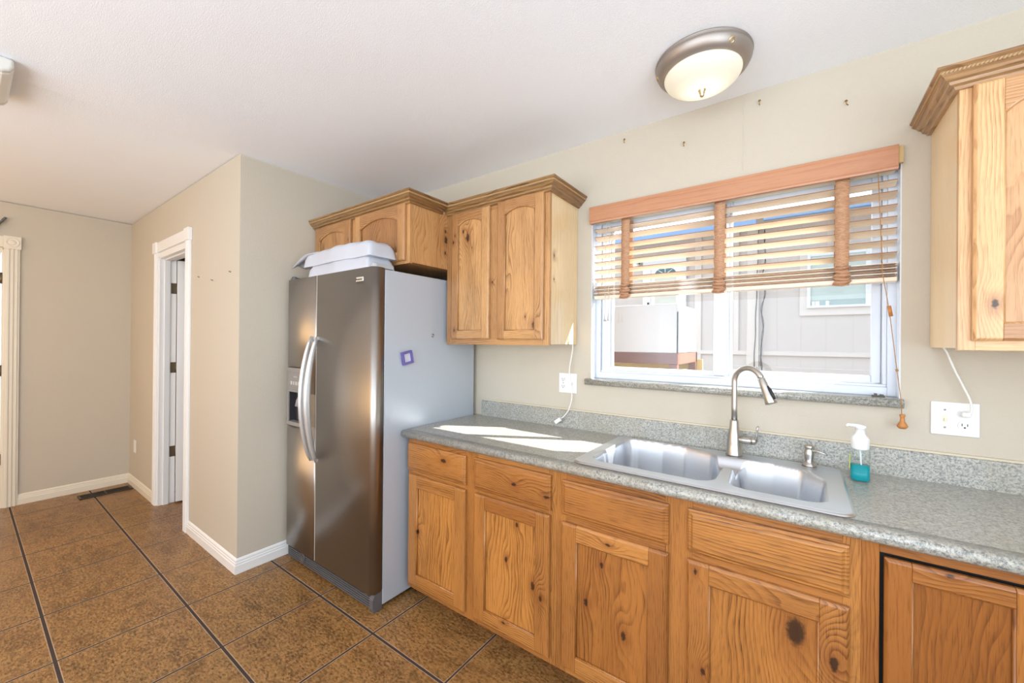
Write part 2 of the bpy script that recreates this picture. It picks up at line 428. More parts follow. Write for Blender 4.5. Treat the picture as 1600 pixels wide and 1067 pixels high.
m.box(DX0+0.018, DX0+0.03, YH+0.03, YH+0.068, 0, DZ-0.018).box(DX1-0.03, DX1-0.018, YH+0.03, YH+0.068, 0, DZ-0.018).box(DX0, DX1, YH+0.03, YH+0.068, DZ-0.03, DZ-0.018)
st('trim_1', m, WHITE, 0.002)
# open hall door swung into the room behind
t = thing('door_1', None, None, (DX0+0.03, YH+0.112, 0), kind='structure')
c_, s_ = math.cos(1.30), math.sin(1.30)
Md = Matrix.Translation(Vector((DX0+0.024, YH+0.115, 0))) @ Matrix.Rotation(1.30, 4, 'Z')
m = MB(); m.box(0, 0.68, 0, -0.035, 0.012, DZ-0.022, M=Md)
for a, b_, c0, c1 in ((0.10, 0.31, 0.2, 0.95), (0.37, 0.58, 0.2, 0.95), (0.10, 0.31, 1.08, 1.9), (0.37, 0.58, 1.08, 1.9)): m.box(a, b_, -0.034, -0.040, c0, c1, M=Md)
build('door_leaf', m, WHITE, t, 0.003)
for hz in (1.83, 1.155, 0.44):
    m = MB(); m.box(DX0+0.017, DX0+0.0195, YH+0.074, YH+0.108, hz-0.045, hz+0.045)
    m.tube([(DX0+0.024, YH+0.112, hz-0.045), (DX0+0.024, YH+0.112, hz+0.045)], 0.006, 10)
    m.box(DX0+0.026, DX0+0.034, YH+0.112, YH+0.14, hz-0.045, hz+0.045)
    build('hinge', m, HINGE, t)

# left door with fluted casing and rosette block
m = MB(); ya, yb = LY1+0.008, LY1+0.090
m.box(XL, XL+0.016, ya, yb, 0, 2.135)
for q in (0.012, 0.034, 0.056): m.box(XL+0.014, XL+0.023, ya+q, ya+q+0.014, 0.0, 2.135)
m.box(XL, XL+0.026, ya-0.006, yb+0.006, 2.13, 2.235); rosette(m, (XL+0.026, (ya+yb)/2, 2.183), 'x', 0.038)
m.box(XL, XL+0.02, LY0-0.1, ya-0.006, 2.14, 2.228)
m.box(XL-0.12, XL+0.004, LY1-0.002, LY1+0.01, 0, 2.12); m.box(XL-0.12, XL+0.004, LY0, LY1, 2.1, 2.135)
st('trim_2', m, CREAM, 0.002)
t = thing('door_2', None, None, (XL-0.05, LY0, 0), kind='structure')
m = MB(); m.box(XL-0.045, XL-0.008, LY0, LY1-0.010, 0.01, 2.095); build('door_leaf', m, CREAM, t, 0.003)
for hz in (1.885, 1.127, 0.40):
    m = MB(); m.tube([(XL+0.002, LY1-0.006, hz-0.045), (XL+0.002, LY1-0.006, hz+0.045)], 0.007, 10).box(XL-0.006, XL+0.002, LY1-0.03, LY1-0.004, hz-0.045, hz+0.045)
    build('hinge', m, HINGE, t)

# ---------------------------------------------------------------- window
t = thing('window_1', None, None, ((WX0+WX1)/2, 0.09, WZ0), kind='structure')
FY = 0.058
m = MB()
m.box(WX0, WX0+0.028, FY, 0.14, WZ0, WZ1).box(WX1-0.028, WX1, FY, 0.14, WZ0, WZ1).box(WX0+0.028, WX1-0.028, FY, 0.139, WZ0, WZ0+0.034).box(WX0+0.028, WX1-0.028, FY, 0.139, WZ1-0.03, WZ1)
m.box(WX0+0.028, WX1-0.028, FY+0.012, 0.138, WZ0+0.034, WZ0+0.044)
m.box(WX1-0.040, WX1-0.028, FY+0.012, 0.138, WZ0+0.044, WZ1-0.03)
m.box(-0.31, -0.274, FY+0.045, 0.12, WZ0+0.044, WZ1-0.03)
build('window_frame', m, VINYL, t, 0.002)
m = MB()
for x0, x1, z0, z1 in ((WX0+0.030, WX0+0.080, WZ0+0.046, WZ1-0.032), (-0.338, -0.284, WZ0+0.046, WZ1-0.032)):
    m.box(x0, x1, FY+0.016, FY+0.040, z0, z1)
m.box(WX0+0.080, -0.338, FY+0.016, FY+0.040, WZ0+0.046, WZ0+0.066).box(WX0+0.080, -0.338, FY+0.016, FY+0.040, WZ1-0.08, WZ1-0.032)
m.box(WX0+0.080, WX0+0.094, FY+0.024, FY+0.039, WZ0+0.066, WZ1-0.08)
sa = build('sash', m, VINYL, t, 0.003)
build('pane', MB().box(WX0+0.094, -0.338, FY+0.030, FY+0.033, WZ0+0.066, WZ1-0.08), GLASS, sa)
m = MB(); m.box(-0.273, -0.262, FY+0.046, FY+0.070, WZ0+0.046, WZ1-0.032).box(0.232, 0.261, FY+0.046, FY+0.070, WZ0+0.046, WZ1-0.032).box(-0.262, 0.232, FY+0.046, FY+0.070, WZ0+0.046, WZ0+0.074).box(-0.262, 0.232, FY+0.046, FY+0.070, WZ1-0.08, WZ1-0.032)
sb = build('sash', m, VINYL, t, 0.003)
build('pane', MB().box(-0.262, 0.232, FY+0.055, FY+0.058, WZ0+0.074, WZ1-0.08), GLASS, sb)
m = MB(); m.box(0.225, 0.262, 0.008, 0.022, WZ0, WZ0+0.006).box(0.232, 0.240, 0.006, 0.024, WZ0+0.005, WZ0+0.012).box(0.248, 0.258, 0.004, 0.018, WZ0+0.005, WZ0+0.010)
tag(build('window_latch', m, plain('dark_latch_metal', (70, 66, 60), 0.4, 0.6), None), 'small dark metal window latch lying on the right end of the sill', 'latch')
# painted returns + laminate sill
m = MB(); m.box(WX0-0.001, WX0+0.003, -0.001, FY+0.01, WZ0, WZ1).box(WX1-0.003, WX1+0.001, -0.001, FY+0.01, WZ0, WZ1).box(WX0, WX1, -0.001, FY+0.01, WZ1-0.003, WZ1+0.001)
st('trim_3', m, VINYL)
m = MB(); SZ = 0.034; prof = [(0.056, -SZ), (-0.022, -SZ), (-0.032, -SZ+0.004), (-0.037, -SZ+0.010), (-0.038, -0.014), (-0.036, -0.006), (-0.030, -0.001), (-0.022, 0), (0.056, 0)]
m.prism([(y, WZ0+z) for y, z in prof], 0, WX0-0.022, WX1+0.006, smooth=True)
st('trim_4', m, LAM)

# ---------------------------------------------------------------- cabinets
def recessed_door(parent, x0, x1, z0, z1, yf, mats, sw=0.056, arch=0.0, th=0.019, bw=None, pseed=None, hseed=None):
    """frame door whose front stands at yf - th; mats = (vertical grain, horizontal grain, panel)"""
    bw = bw or sw; Y = yf-th; m = MB()
    def piece(a0, a1, c0, c1, mi, l=0, r=0, b=0, t_=0):
        e = 0.007; d = 0.006
        # back slab then a softly stepped front
        m.box(a0, a1, Y+d, yf, c0, c1, mi, sd)
        m.frustum((a0, a1, c0, c1, Y+d), (a0+e*l, a1-e*r, c0+e*b, c1-e*t_, Y), mi, sd)
    sd = random.random(); piece(x0, x0+sw, z0, z1, 0, l=1, b=1, t_=1)
    sd = random.random(); piece(x1-sw, x1, z0, z1, 0, r=1, b=1, t_=1)
    sd = random.random(); piece(x0+sw, x1-sw, z0, z0+bw, 1, b=1)
    sd = hseed if hseed is not None else random.random()
    if not arch: piece(x0+sw, x1-sw, z1-bw, z1, 1, t_=1)
    else:
        a, b = x0+sw, x1-sw; n = 16; zt = z1-bw
        arc = [(a+(b-a)*i/n, zt - arch + arch*math.sin(PI*i/n)**0.75) for i in range(n+1)]
        poly = [(b, z1-0.007), (a, z1-0.007)] + arc
        m.prism(poly, 1, Y, yf, 1, sd); m.box(a, b, Y+0.006, yf, z1-0.007, z1, 1, sd)
    d = build('cabinet_door', m, [mats[0], mats[1]], parent, 0.0018)
    pm = MB(); pm.box(x0+sw-0.004, x1-sw+0.004, Y+0.012, yf-0.001, z0+bw-0.004, z1-bw+0.02, 0, pseed)
    build('door_panel', pm, mats[2], d)
    # bead around the recess
    bm_ = MB(); a, b, c0, c1 = x0+sw, x1-sw, z0+bw, z1-bw; r = 0.0050; yb_ = Y+0.0075
    bm_.tube([(a, yb_, c0), (a, yb_, c1-arch)], r, 8); bm_.tube([(b, yb_, c0), (b, yb_, c1-arch)], r, 8); bm_.tube([(a, yb_, c0), (b, yb_, c0)], r, 8)
    if arch: bm_.tube([(p[0], yb_, p[1]) for p in arc], r+0.001, 8)
    else: bm_.tube([(a, yb_, c1), (b, yb_, c1)], r, 8)
    build('bead_molding', bm_, mats[0], d)
    return d
def drawer_front(parent, x0, x1, z0, z1, yf, mat, seed=None):
    sd = random.random() if seed is None else seed; m = MB()
    m.box(x0, x1, yf-0.010, yf, z0, z1, 0, sd)
    m.frustum((x0, x1, z0, z1, yf-0.010), (x0+0.006, x1-0.006, z0+0.006, z1-0.006, yf-0.014), 0, sd)
    m.frustum((x0+0.010, x1-0.010, z0+0.010, z1-0.010, yf-0.0135), (x0+0.018, x1-0.018, z0+0.018, z1-0.018, yf-0.020), 0, sd)
    return build('drawer_front', m, mat, parent, 0.0012)

BL, BD = (184, 126, 66), (98, 56, 24)      # base cabinet oak
UL, UD = (194, 148, 98), (112, 72, 36)    # wall cabinet oak
YF = -0.600; YB = -0.018; CT = 0.876; TK = 0.085
def kn(*a): return a

def base_cabinet(name, label, x0, x1, knots, doors, drawers, stiles, endpanel=None, cat='cabinet', botz=0.066):
    t = thing(name, label, cat, ((x0+x1)/2, (YF+YB)/2, 0)); bs = t.location
    V = oak(name+'_oak_upright', 'z', knots, bs, BL, BD, ring=0.009, warpamt=0.022); Hm = oak(name+'_oak_level', 'x', knots, bs, BL, BD, ring=0.011, warpamt=0.03)
    Pn = oak(name+'_oak_panel', 'z', knots, bs, (190, 130, 66), (104, 60, 22), ring=0.019, warpamt=0.09)
    m = MB(); m.box(x0+0.018, x1-0.018, YF+0.021, YB, botz, botz+0.018, 0).box(x0+0.018, x1-0.018, YB-0.008, YB, botz+0.018, CT, 0)
    m.box(x0, x0+0.018, YF+0.019, YB, botz, CT, 0).box(x1-0.018, x1, YF+0.019, YB, botz, CT, 0)
    build('cabinet_body', m, V, t)
    m = MB()
    for a, b in stiles: m.box(a, b, YF, YF+0.02, botz, CT, 0)
    for (a, _), (b, _) in zip([(s[1], 0) for s in stiles[:-1]], [(s[0], 0) for s in stiles[1:]]):
        m.box(a, b, YF, YF+0.019, CT-0.038, CT, 1); m.box(a, b, YF, YF+0.019, 0.668, 0.715, 1); m.box(a, b, YF, YF+0.019, botz, 0.112, 1)
        m.box(a, b, YF+0.004, YF+0.018, 0.1, CT-0.03, 0)
    build('face_frame', m, [V, Hm], t, 0.001)
    m = MB(); m.box(x0+0.0, x1, YF+0.075, YF+0.09, 0, botz, 0); build('toe_kick', m, oak(name+'_toe_oak', 'x', (), bs, (176, 118, 66), (128, 78, 38)), t)
    for d in doors: recessed_door(t, d[0], d[1], d[2], d[3], YF-0.001, (V, Hm, Pn), sw=0.066, bw=0.062, hseed=d[4] if len(d) > 4 else None)
    for d in drawers: drawer_front(t, d[0], d[1], d[2], d[3], YF-0.001, Hm)
    return t
base_cabinet('base_cabinet', 'knotty oak base cabinet with two drawers over two doors beside the refrigerator', -1.727, -0.806,
    [kn(-1.637, .386, .013), kn(-1.0, .596, .011), kn(-1.057, .427, .012), kn(-0.915, .36, .017), kn(-1.442, .80, .017), kn(-1.009, .775, .013), kn(-0.846, .757, .011), kn(-.87, .33, .012), kn(-1.06, .15, .009)],
    [(-1.710, -1.300, .095, .683), (-1.243, -0.832, .095, .683, 0.98)], [(-1.722, -1.300, .705, .847), (-1.247, -0.829, .702, .849)],
    [(-1.727, -1.693), (-1.315, -1.232), (-0.846, -0.806)])
base_cabinet('sink_cabinet', 'oak sink base cabinet with two false drawer fronts above two knotty doors', -0.806, 0.139,
    [kn(-.606, .553, .012), kn(-.67, .388, .014), kn(-.519, .321, .015), kn(-.576, .642, .009), kn(-.005, .56, .040), kn(.082, .515, .019), kn(-.275, .647, .009), kn(-.25, .33, .012)],
    [(-0.776, -0.362, .095, .675, 0.02), (-0.301, 0.115, .095, .678, 0.5)], [(-0.777, -0.362, .705, .843), (-0.301, 0.114, .703, .846)],
    [(-0.806, -0.762), (-0.376, -0.288), (0.100, 0.139)])
# cabinet at the right edge, its door sits in a dark gap
t = thing('end_base_cabinet', 'oak base unit at the right frame edge, single door set in a black gap', 'cabinet', (0.3, -0.3, 0)); bs = t.location
kk = [kn(.303, .831, .008)]
V = oak('end_oak_upright', 'z', kk, bs, (166, 108, 52), (112, 64, 26), ring=0.012); Hm = oak('end_oak_level', 'x', kk, bs, (156, 100, 48), (104, 60, 24)); Pn = oak('end_oak_panel', 'z', (), bs, (162, 104, 48), (112, 66, 26))
m = MB(); m.box(0.139, 0.176, YF, YF+0.02, 0.066, CT, 0).box(0.84, 0.90, YF, YF+0.02, 0.066, CT, 0).box(0.176, 0.84, YF, YF+0.019, 0.846, CT, 1); build('face_frame', m, [V, Hm], t, 0.001)
m = MB(); m.box(0.139, 0.157, YF+0.02, YB, 0.066, CT).box(0.882, 0.90, YF+0.02, YB, 0.066, CT).box(0.157, 0.882, YF+0.02, YB, 0.066, 0.085); build('cabinet_body', m, V, t)
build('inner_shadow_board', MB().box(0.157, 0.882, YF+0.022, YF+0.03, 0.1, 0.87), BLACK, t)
build('toe_kick', MB().box(0.139, 0.90, YF+0.075, YF+0.09, 0, 0.066), oak('end_toe_oak', 'x', (), bs, (176, 118, 66), (128, 78, 38)), t)
recessed_door(t, 0.184, 0.46, .095, .838, YF+0.004, (V, Hm, Pn), sw=0.052, bw=0.045)
recessed_door(t, 0.466, 0.835, .095, .838, YF+0.004, (V, Hm, Pn), sw=0.052, bw=0.045)

# crown profile (out, up)
CRP = [(0, 0), (0.010, 0.0), (0.014, 0.008), (0.024, 0.012), (0.026, 0.020), (0.034, 0.024), (0.040, 0.032), (0.046, 0.036), (0.048, 0.046), (0.056, 0.052), (0.056, 0.058), (0, 0.058)]
ROPE = plain('rope_bead_oak', (176, 142, 98), 0.5)
def crown(parent, path, zb, mats, side=1):
    m = MB(); offs = sweep(m, path, CRP, zb, side)
    P = [Vector((p[0], p[1])) for p in path]
    for i in range(len(P)-1):
        a = P[i]+offs[i]*0.0475; b = P[i+1]+offs[i+1]*0.0475; L = (b-a).length; n = int(L/0.0085); d = (b-a).normalized()
        for j in range(n):
            c = a+d*((j+0.5)*L/n); dd = Vector((d.x, d.y, 0)); e = Vector((c.x, c.y, zb+0.041))
            ax = (dd*0.8+Vector((0, 0, 0.6))).normalized(); m.tube([e-ax*0.0055, e-ax*0.0028, e+ax*0.0028, e+ax*0.0055], [0.0014, 0.0036, 0.0036, 0.0014], 6, 1)
    return build('crown_molding', m, [mats, ROPE], parent)
def wall_cabinet(name, label, x0, x1, z0, z1, yf, knots, doors, crownpath, side_mats=None, sw=0.055, arch=0.042, L=UL, D=UD, cl=(150, 116, 76), cd=(86, 60, 34), crz=None):
    t = thing(name, label, 'cabinet', ((x0+x1)/2, yf/2, z0)); bs = t.location
    V = oak(name+'_oak_upright', 'z', knots, bs, L, D, ring=0.009, warpamt=0.022); Hm = oak(name+'_oak_level', 'x', knots, bs, L, D, ring=0.011, warpamt=0.03)
    Pn = oak(name+'_oak_panel', 'z', knots, bs, L, D, ring=0.016, warpamt=0.11)
    m = MB(); m.box(x0, x1, yf+0.02, -0.002, z0+0.006, z1, 0); build('cabinet_body', m, side_mats or V, t, 0.001)
    m = MB(); m.box(x0, x0+0.035, yf, yf+0.02, z0, z1, 0).box(x1-0.038, x1, yf, yf+0.02, z0, z1, 0)
    m.box(x0+0.035, x1-0.038, yf, yf+0.019, z0, z0+0.035, 1).box(x0+0.035, x1-0.038, yf, yf+0.019, z1-0.035, z1, 1)
    m.box(x0+0.035, x1-0.038, yf+0.006, yf+0.018, z0+0.03, z1-0.03, 0)
    for a, b in zip(doors[:-1], doors[1:]): m.box(a[1]-0.014, b[0]+0.014, yf, yf+0.019, z0+0.035, z1-0.035, 0)
    build('face_frame', m, [V, Hm], t, 0.001)
    for d in doors: recessed_door(t, d[0], d[1], d[2], d[3], yf-0.001, (V, Hm, Pn), sw=sw, arch=arch, bw=0.048)
    CR = oak(name+'_crown_oak', 'x', (), bs, cl, cd, ring=0.02)
    crown(t, crownpath, crz or z1-0.012, CR)
    return t
wall_cabinet('over_fridge_cabinet', 'short oak wall cabinet with two arched doors above the refrigerator', XA+0.002, -1.737, 1.826, 2.165, -0.60,
    [kn(-2.30, 2.03, .006)], [(-2.700, -2.283, 1.842, 2.160), (-2.233, -1.763, 1.842, 2.160)],
    [(XA+0.002, -0.60), (-1.737, -0.60), (-1.737, -0.362)],
    side_mats=oak('over_fridge_side_oak', 'z', [kn(-.325, 2.01, .020), kn(-.33, 1.93, .010), kn(-.33, 2.06, .010)], (-2.23, -0.3, 1.826), (204, 158, 106), (156, 108, 62), face='side', ring=0.02, warpamt=0.12), sw=0.058, arch=0.040)
SIDEM = oak('window_lit_side_oak', 'z', [kn(-.27, 1.84, .010), kn(-.27, 1.72, .006)], (-1.365, -0.16, 1.38), (242, 222, 182), (228, 198, 148), rough=0.26, face='side', ring=0.02)  # window light painted in: side panel far paler than the doors
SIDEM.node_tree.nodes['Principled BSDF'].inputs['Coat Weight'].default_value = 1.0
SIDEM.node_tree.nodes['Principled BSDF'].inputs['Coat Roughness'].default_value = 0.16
wall_cabinet('wall_cabinet', 'oak wall cabinet with two tall arched doors between refrigerator and window', -1.737, -1.020, 1.381, 2.165, -0.312,
    [kn(-1.565, 2.001, .022), kn(-1.60, 2.04, .010), kn(-1.667, 1.982, .010), kn(-1.655, 2.02, .007), kn(-1.656, 1.463, .009), kn(-1.387, 1.728, .008), kn(-1.108, 1.487, .016), kn(-1.16, 1.53, .006)],
    [(-1.686, -1.399, 1.413, 2.155), (-1.342, -1.048, 1.410, 2.160)],
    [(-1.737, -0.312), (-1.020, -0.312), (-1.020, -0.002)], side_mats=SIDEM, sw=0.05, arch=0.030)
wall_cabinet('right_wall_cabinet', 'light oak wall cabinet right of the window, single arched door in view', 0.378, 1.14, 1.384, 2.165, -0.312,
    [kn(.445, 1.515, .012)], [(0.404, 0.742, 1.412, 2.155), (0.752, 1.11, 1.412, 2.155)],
    [(0.378, -0.002), (0.378, -0.312), (1.14, -0.312)], side_mats=oak('lit_right_side_oak', 'z', (), (0.76, -0.16, 1.384), (244, 222, 184), (232, 202, 156), face='side'),  # left side painted paler for the window light it catches
    sw=0.058, arch=0.05, L=(212, 170, 122), D=(168, 120, 76), cl=(176, 142, 102), cd=(118, 84, 52))

# ---------------------------------------------------------------- countertop
NOSE = -0.640; TOP = 0.914
SX0, SX1, SY0, SY1 = -0.730, 0.118, -0.566, -0.056    # hole
CX0, CX1 = -1.748, 1.15
t = thing('countertop', 'long grey granite-look laminate countertop over the base cabinets', 'countertop', (-0.3, -0.3, CT))
m = MB(); yb_ = -0.585
m.box(CX0, SX0, yb_, -0.002, CT+0.004, TOP).box(SX1, CX1, yb_, -0.002, CT+0.004, TOP).box(SX0, SX1, yb_, SY0, CT+0.004, TOP).box(SX0, SX1, SY1, -0.002, CT+0.004, TOP)
n = 14; r = 0.019
prof = [(yb_, TOP)]+[(NOSE+r-r*math.sin(PI*i/n), TOP-r+r*math.cos(PI*i/n)) for i in range(n+1)]+[(yb_, TOP-2*r)]
m.prism(prof, 0, CX0, CX1, smooth=True)
build('counter_slab', m, LAM, t)
m = MB(); prof = [(-0.0015, TOP-0.002), (-0.021, TOP-0.002), (-0.021, 1.006), (-0.019, 1.011), (-0.014, 1.014), (-0.0015, 1.014)]
m.prism(prof, 0, -1.702, CX1, smooth=False); build('backsplash', m, LAM, t)
m = MB(); m.box(-1.702, CX1, -0.012, -0.0005, 1.0135, 1.021); build('caulk_bead', m, plain('cream_caulk', (206, 194, 170), 0.5), t)

# ---------------------------------------------------------------- sink (height field)
def poly_sdf(px, py, P):
    d = 1e9; ins = False; n = len(P)
    for i in range(n):
        ax, ay = P[i]; bx, by = P[(i+1) % n]; ex, ey = bx-ax, by-ay; wx, wy = px-ax, py-ay
        h = max(0, min(1, (wx*ex+wy*ey)/(ex*ex+ey*ey))); dx, dy = wx-ex*h, wy-ey*h; d = min(d, dx*dx+dy*dy)
        if (ay > py) != (by > py) and px < ax+(py-ay)*ex/ey: ins = not ins
    return (-1 if ins else 1)*math.sqrt(d)
def rsdf(px, py, P, r):  # P already shrunk by r
    return poly_sdf(px, py, P)-r
def smst(a): a = max(0, min(1, a)); return a*a*(3-2*a)
OX0, OX1, OY0, OY1 = -0.752, 0.133, -0.590, -0.045
LB = [(-0.635, -0.465), (-0.305, -0.465), (-0.300, -0.24), (-0.345, -0.175), (-0.44, -0.132), (-0.53, -0.124), (-0.635, -0.135)]
RL = [(-0.140, -0.470), (0.015, -0.470), (0.020, -0.27), (-0.02, -0.21), (-0.09, -0.190), (-0.150, -0.195), (-0.150, -0.30)]
RS = [(-0.27, -0.27), (-0.16, -0.27), (-0.16, -0.18), (-0.27, -0.19)]
def sink_z(x, y):
    z = 0.0
    s = rsdf(x, y, LB, 0.065); z = max(z, 0.205*smst(-s/0.030)**0.8 if s < 0 else 0)
    s = rsdf(x, y, RL, 0.058); z = max(z, 0.175*smst(-s/0.036)**0.8 if s < 0 else 0)
    s = rsdf(x, y, RS, 0.045); z = max(z, 0.038*smst(-s/0.035) if s < 0 else 0)
    return -z
nx, ny = 236, 146; m = MB(); vs = []
for j in range(ny+1):
    for i in range(nx+1):
        x = OX0+(OX1-OX0)*i/nx; y = OY0+(OY1-OY0)*j/ny
        # rounded outer corners: pull grid corners in
        cx_, cy_ = min(max(x, OX0+0.045), OX1-0.045), min(max(y, OY0+0.045), OY1-0.045)
        dx, dy = x-cx_, y-cy_; dl = math.hypot(dx, dy); mm = max(abs(dx), abs(dy))
        if dl > 1e-9: f_ = mm/dl; x, y = cx_+dx*f_, cy_+dy*f_
        e = min(1.0, (0.045-mm)/0.006)
        zz = TOP+0.001+0.006*smst(e)
        vs.append((x, y, zz+sink_z(x, y)))
fs = [(j*(nx+1)+i, j*(nx+1)+i+1, (j+1)*(nx+1)+i+1, (j+1)*(nx+1)+i) for j in range(ny) for i in range(nx)]
m.add(vs, fs, 0, 0.5, True)
t = thing('kitchen_sink', 'double-bowl stainless steel drop-in sink with one large and one small bowl', 'sink', (-0.31, -0.32, TOP))
build('basin', m, SINKM, t)
for cx_, cy_, z_ in ((-0.47, -0.28, TOP-0.199), (-0.065, -0.37, TOP-0.169)):
    build('drain_strainer', MB().lathe([(0.045, -0.002), (0.045, 0.003), (0.036, 0.004), (0.032, -0.001), (0.0, -0.001)], (cx_, cy_, z_)), STEELC, t)

# ---------------------------------------------------------------- faucet
FX, FYY, FZ = -0.226, -0.095, TOP+0.008
t = thing('faucet', 'brushed nickel gooseneck pull-down faucet behind the sink', 'faucet', (FX, FYY, FZ))
build('faucet_body', MB().lathe([(0.031, 0), (0.031, 0.006), (0.0285, 0.010), (0.0275, 0.05), (0.024, 0.085), (0.0185, 0.12), (0.0165, 0.145), (0.016, 0.150), (0.0, 0.150)], (FX, FYY, FZ)), NICKEL, t)
d = Vector((0.125, -0.075, 0)); A0 = Vector((FX, FYY, 0)); pts = [A0+Vector((0, 0, FZ+0.148)), A0+Vector((0, 0, FZ+0.2)), A0+Vector((0, 0, FZ+0.28))]
Rr = 0.5*0.118; ctr = 1.238
Dn = d.normalized(); reach = 0.132
for i in range(15):
    a = PI-PI*0.90*i/14; pts.append(A0+Dn*(reach*0.46+reach*0.46*math.cos(a))+Vector((0, 0, ctr+0.060*math.sin(a))))
p_end = pts[-1]; tdir = (pts[-1]-pts[-2]).normalized()
build('spout', MB().tube(pts, 0.0118, 16), NICKEL, t)
q = p_end; R3 = Vector((0, 0, 1)).rotation_difference(tdir).to_matrix()
hd = build('spray_head', MB().lathe([(0.0118, -0.004), (0.0135, 0.0), (0.0145, 0.03), (0.0175, 0.065), (0.0215, 0.098), (0.0205, 0.102), (0.0, 0.101)], q, R3, 24), NICKEL, t)
sidev = Vector((0.80, -0.60, 0)); bp = q+tdir*0.050
m = MB(); m.tube([bp+sidev*0.0145-tdir*0.022, bp+sidev*0.0185-tdir*0.008, bp+sidev*0.0215+tdir*0.012, bp+sidev*0.0225+tdir*0.030], [0.004, 0.0065, 0.0065, 0.005], 10); build('spray_button', m, plain('black_rubber', (30, 28, 28), 0.4), hd)
m = MB(); hz = FZ+0.068
m.tube([(FX+0.012, FYY, hz), (FX+0.036, FYY, hz), (FX+0.052, FYY-0.001, hz), (FX+0.064, FYY-0.002, hz)], [0.013, 0.0135, 0.0145, 0.015], 18)
m.tube([(FX+0.064, FYY-0.002, hz), (FX+0.072, FYY-0.002, hz+0.002), (FX+0.082, FYY-0.002, hz+0.008)], [0.0145, 0.0145, 0.009], 18)
m.tube([(FX+0.080, FYY-0.002, hz+0.004), (FX+0.083, FYY-0.003, hz+0.025), (FX+0.084, FYY-0.004, hz+0.050), (FX+0.087, FYY-0.005, hz+0.066)], [0.006, 0.0045, 0.004, 0.0048], 12)
build('lever_handle', m, NICKEL, t)

# built-in soap dispenser
BXx, BYy = 0.032, -0.082
t = thing('sink_soap_dispenser', 'brushed nickel soap pump mounted in the sink deck', 'soap dispenser', (BXx, BYy, FZ))
build('dispenser_body', MB().lathe([(0.024, 0), (0.023, 0.004), (0.015, 0.012), (0.012, 0.018), (0.0155, 0.034), (0.0165, 0.050), (0.013, 0.062), (0.0125, 0.066), (0.0165, 0.070), (0.0165, 0.077), (0.011, 0.081), (0.0, 0.082)], (BXx, BYy, FZ), None, 28), NICKEL, t)
build('dispenser_spout', MB().tube([(BXx+0.008, BYy, FZ+0.060), (BXx+0.03, BYy-0.008, FZ+0.060), (BXx+0.056, BYy-0.016, FZ+0.053)], [0.0055, 0.0045, 0.0035], 12), NICKEL, t)

# foaming hand soap bottle
HX, HY = 0.176, -0.160; HZ = TOP+0.001
t = thing('hand_soap_bottle', 'clear foaming hand soap bottle half full of teal liquid with white pump', 'bottle', (HX, HY, HZ))
def rbox(mb, cx_, cy_, levels, n=40, p=3.2):
    vs = []; fs = []
    for (a, b, z_) in levels:
        for i in range(n):
            th = 2*PI*i/n; c, s = math.cos(th), math.sin(th)
            vs.append((cx_+a*math.copysign(abs(c)**(2/p), c), cy_+b*math.copysign(abs(s)**(2/p), s), z_))
    L_ = len(levels)
    for j in range(L_-1):
        for i in range(n): k_ = (i+1) % n; fs.append((j*n+i, j*n+k_, (j+1)*n+k_, (j+1)*n+i))
    fs.append(tuple(range(n))[::-1]); fs.append(tuple((L_-1)*n+i for i in range(n)))
    mb.add(vs, fs, 0, 0.4, True); return mb
CLEAR = glass_mat('clear_bottle_plastic', (0.94, 0.97, 0.97))
build('bottle_shell', rbox(MB(), HX, HY, [(0.024, 0.019, HZ), (0.0275, 0.022, HZ+0.006), (0.0275, 0.022, HZ+0.108), (0.022, 0.019, HZ+0.118), (0.018, 0.016, HZ+0.124)]), CLEAR, t)
k = NT('teal_liquid_soap'); k.b.inputs['Base Color'].default_value = lin4((20, 168, 178)); k.b.inputs['Roughness'].default_value = 0.12; k.b.inputs['Transmission Weight'].default_value = 0.35; k.b.inputs['IOR'].default_value = 1.33
build('liquid_soap', rbox(MB(), HX, HY, [(0.0235, 0.0185, HZ+0.002), (0.0262, 0.0208, HZ+0.007), (0.0262, 0.0208, HZ+0.056)]), k.m, t)
build('dip_tube', MB().tube([(HX, HY, HZ+0.12), (HX+0.003, HY, HZ+0.06), (HX+0.010, HY, HZ+0.004)], 0.0026, 8), plain('milky_tube', (225, 232, 232), 0.4), t)
m = MB(); m.lathe([(0.024, 0.112), (0.0255, 0.116), (0.0255, 0.148), (0.022, 0.156), (0.0165, 0.162), (0.0135, 0.168), (0.0135, 0.184), (0.017, 0.186), (0.017, 0.193), (0.012, 0.197), (0, 0.198)], (HX, HY, HZ), None, 30)
build('pump_head', m, PLASTW, t)
build('pump_nozzle', MB().tube([(HX+0.008, HY, HZ+0.192), (HX-0.015, HY-0.006, HZ+0.195), (HX-0.034, HY-0.012, HZ+0.196), (HX-0.040, HY-0.014, HZ+0.190)], [0.009, 0.0075, 0.006, 0.0045], 12, flat=(1, 0.8)), PLASTW, t)
build('label', MB().box(HX-0.029, HX-0.0279, HY-0.012, HY+0.012, HZ+0.04, HZ+0.09), plain('yellow_green_label', (196, 214, 96), 0.5), t)

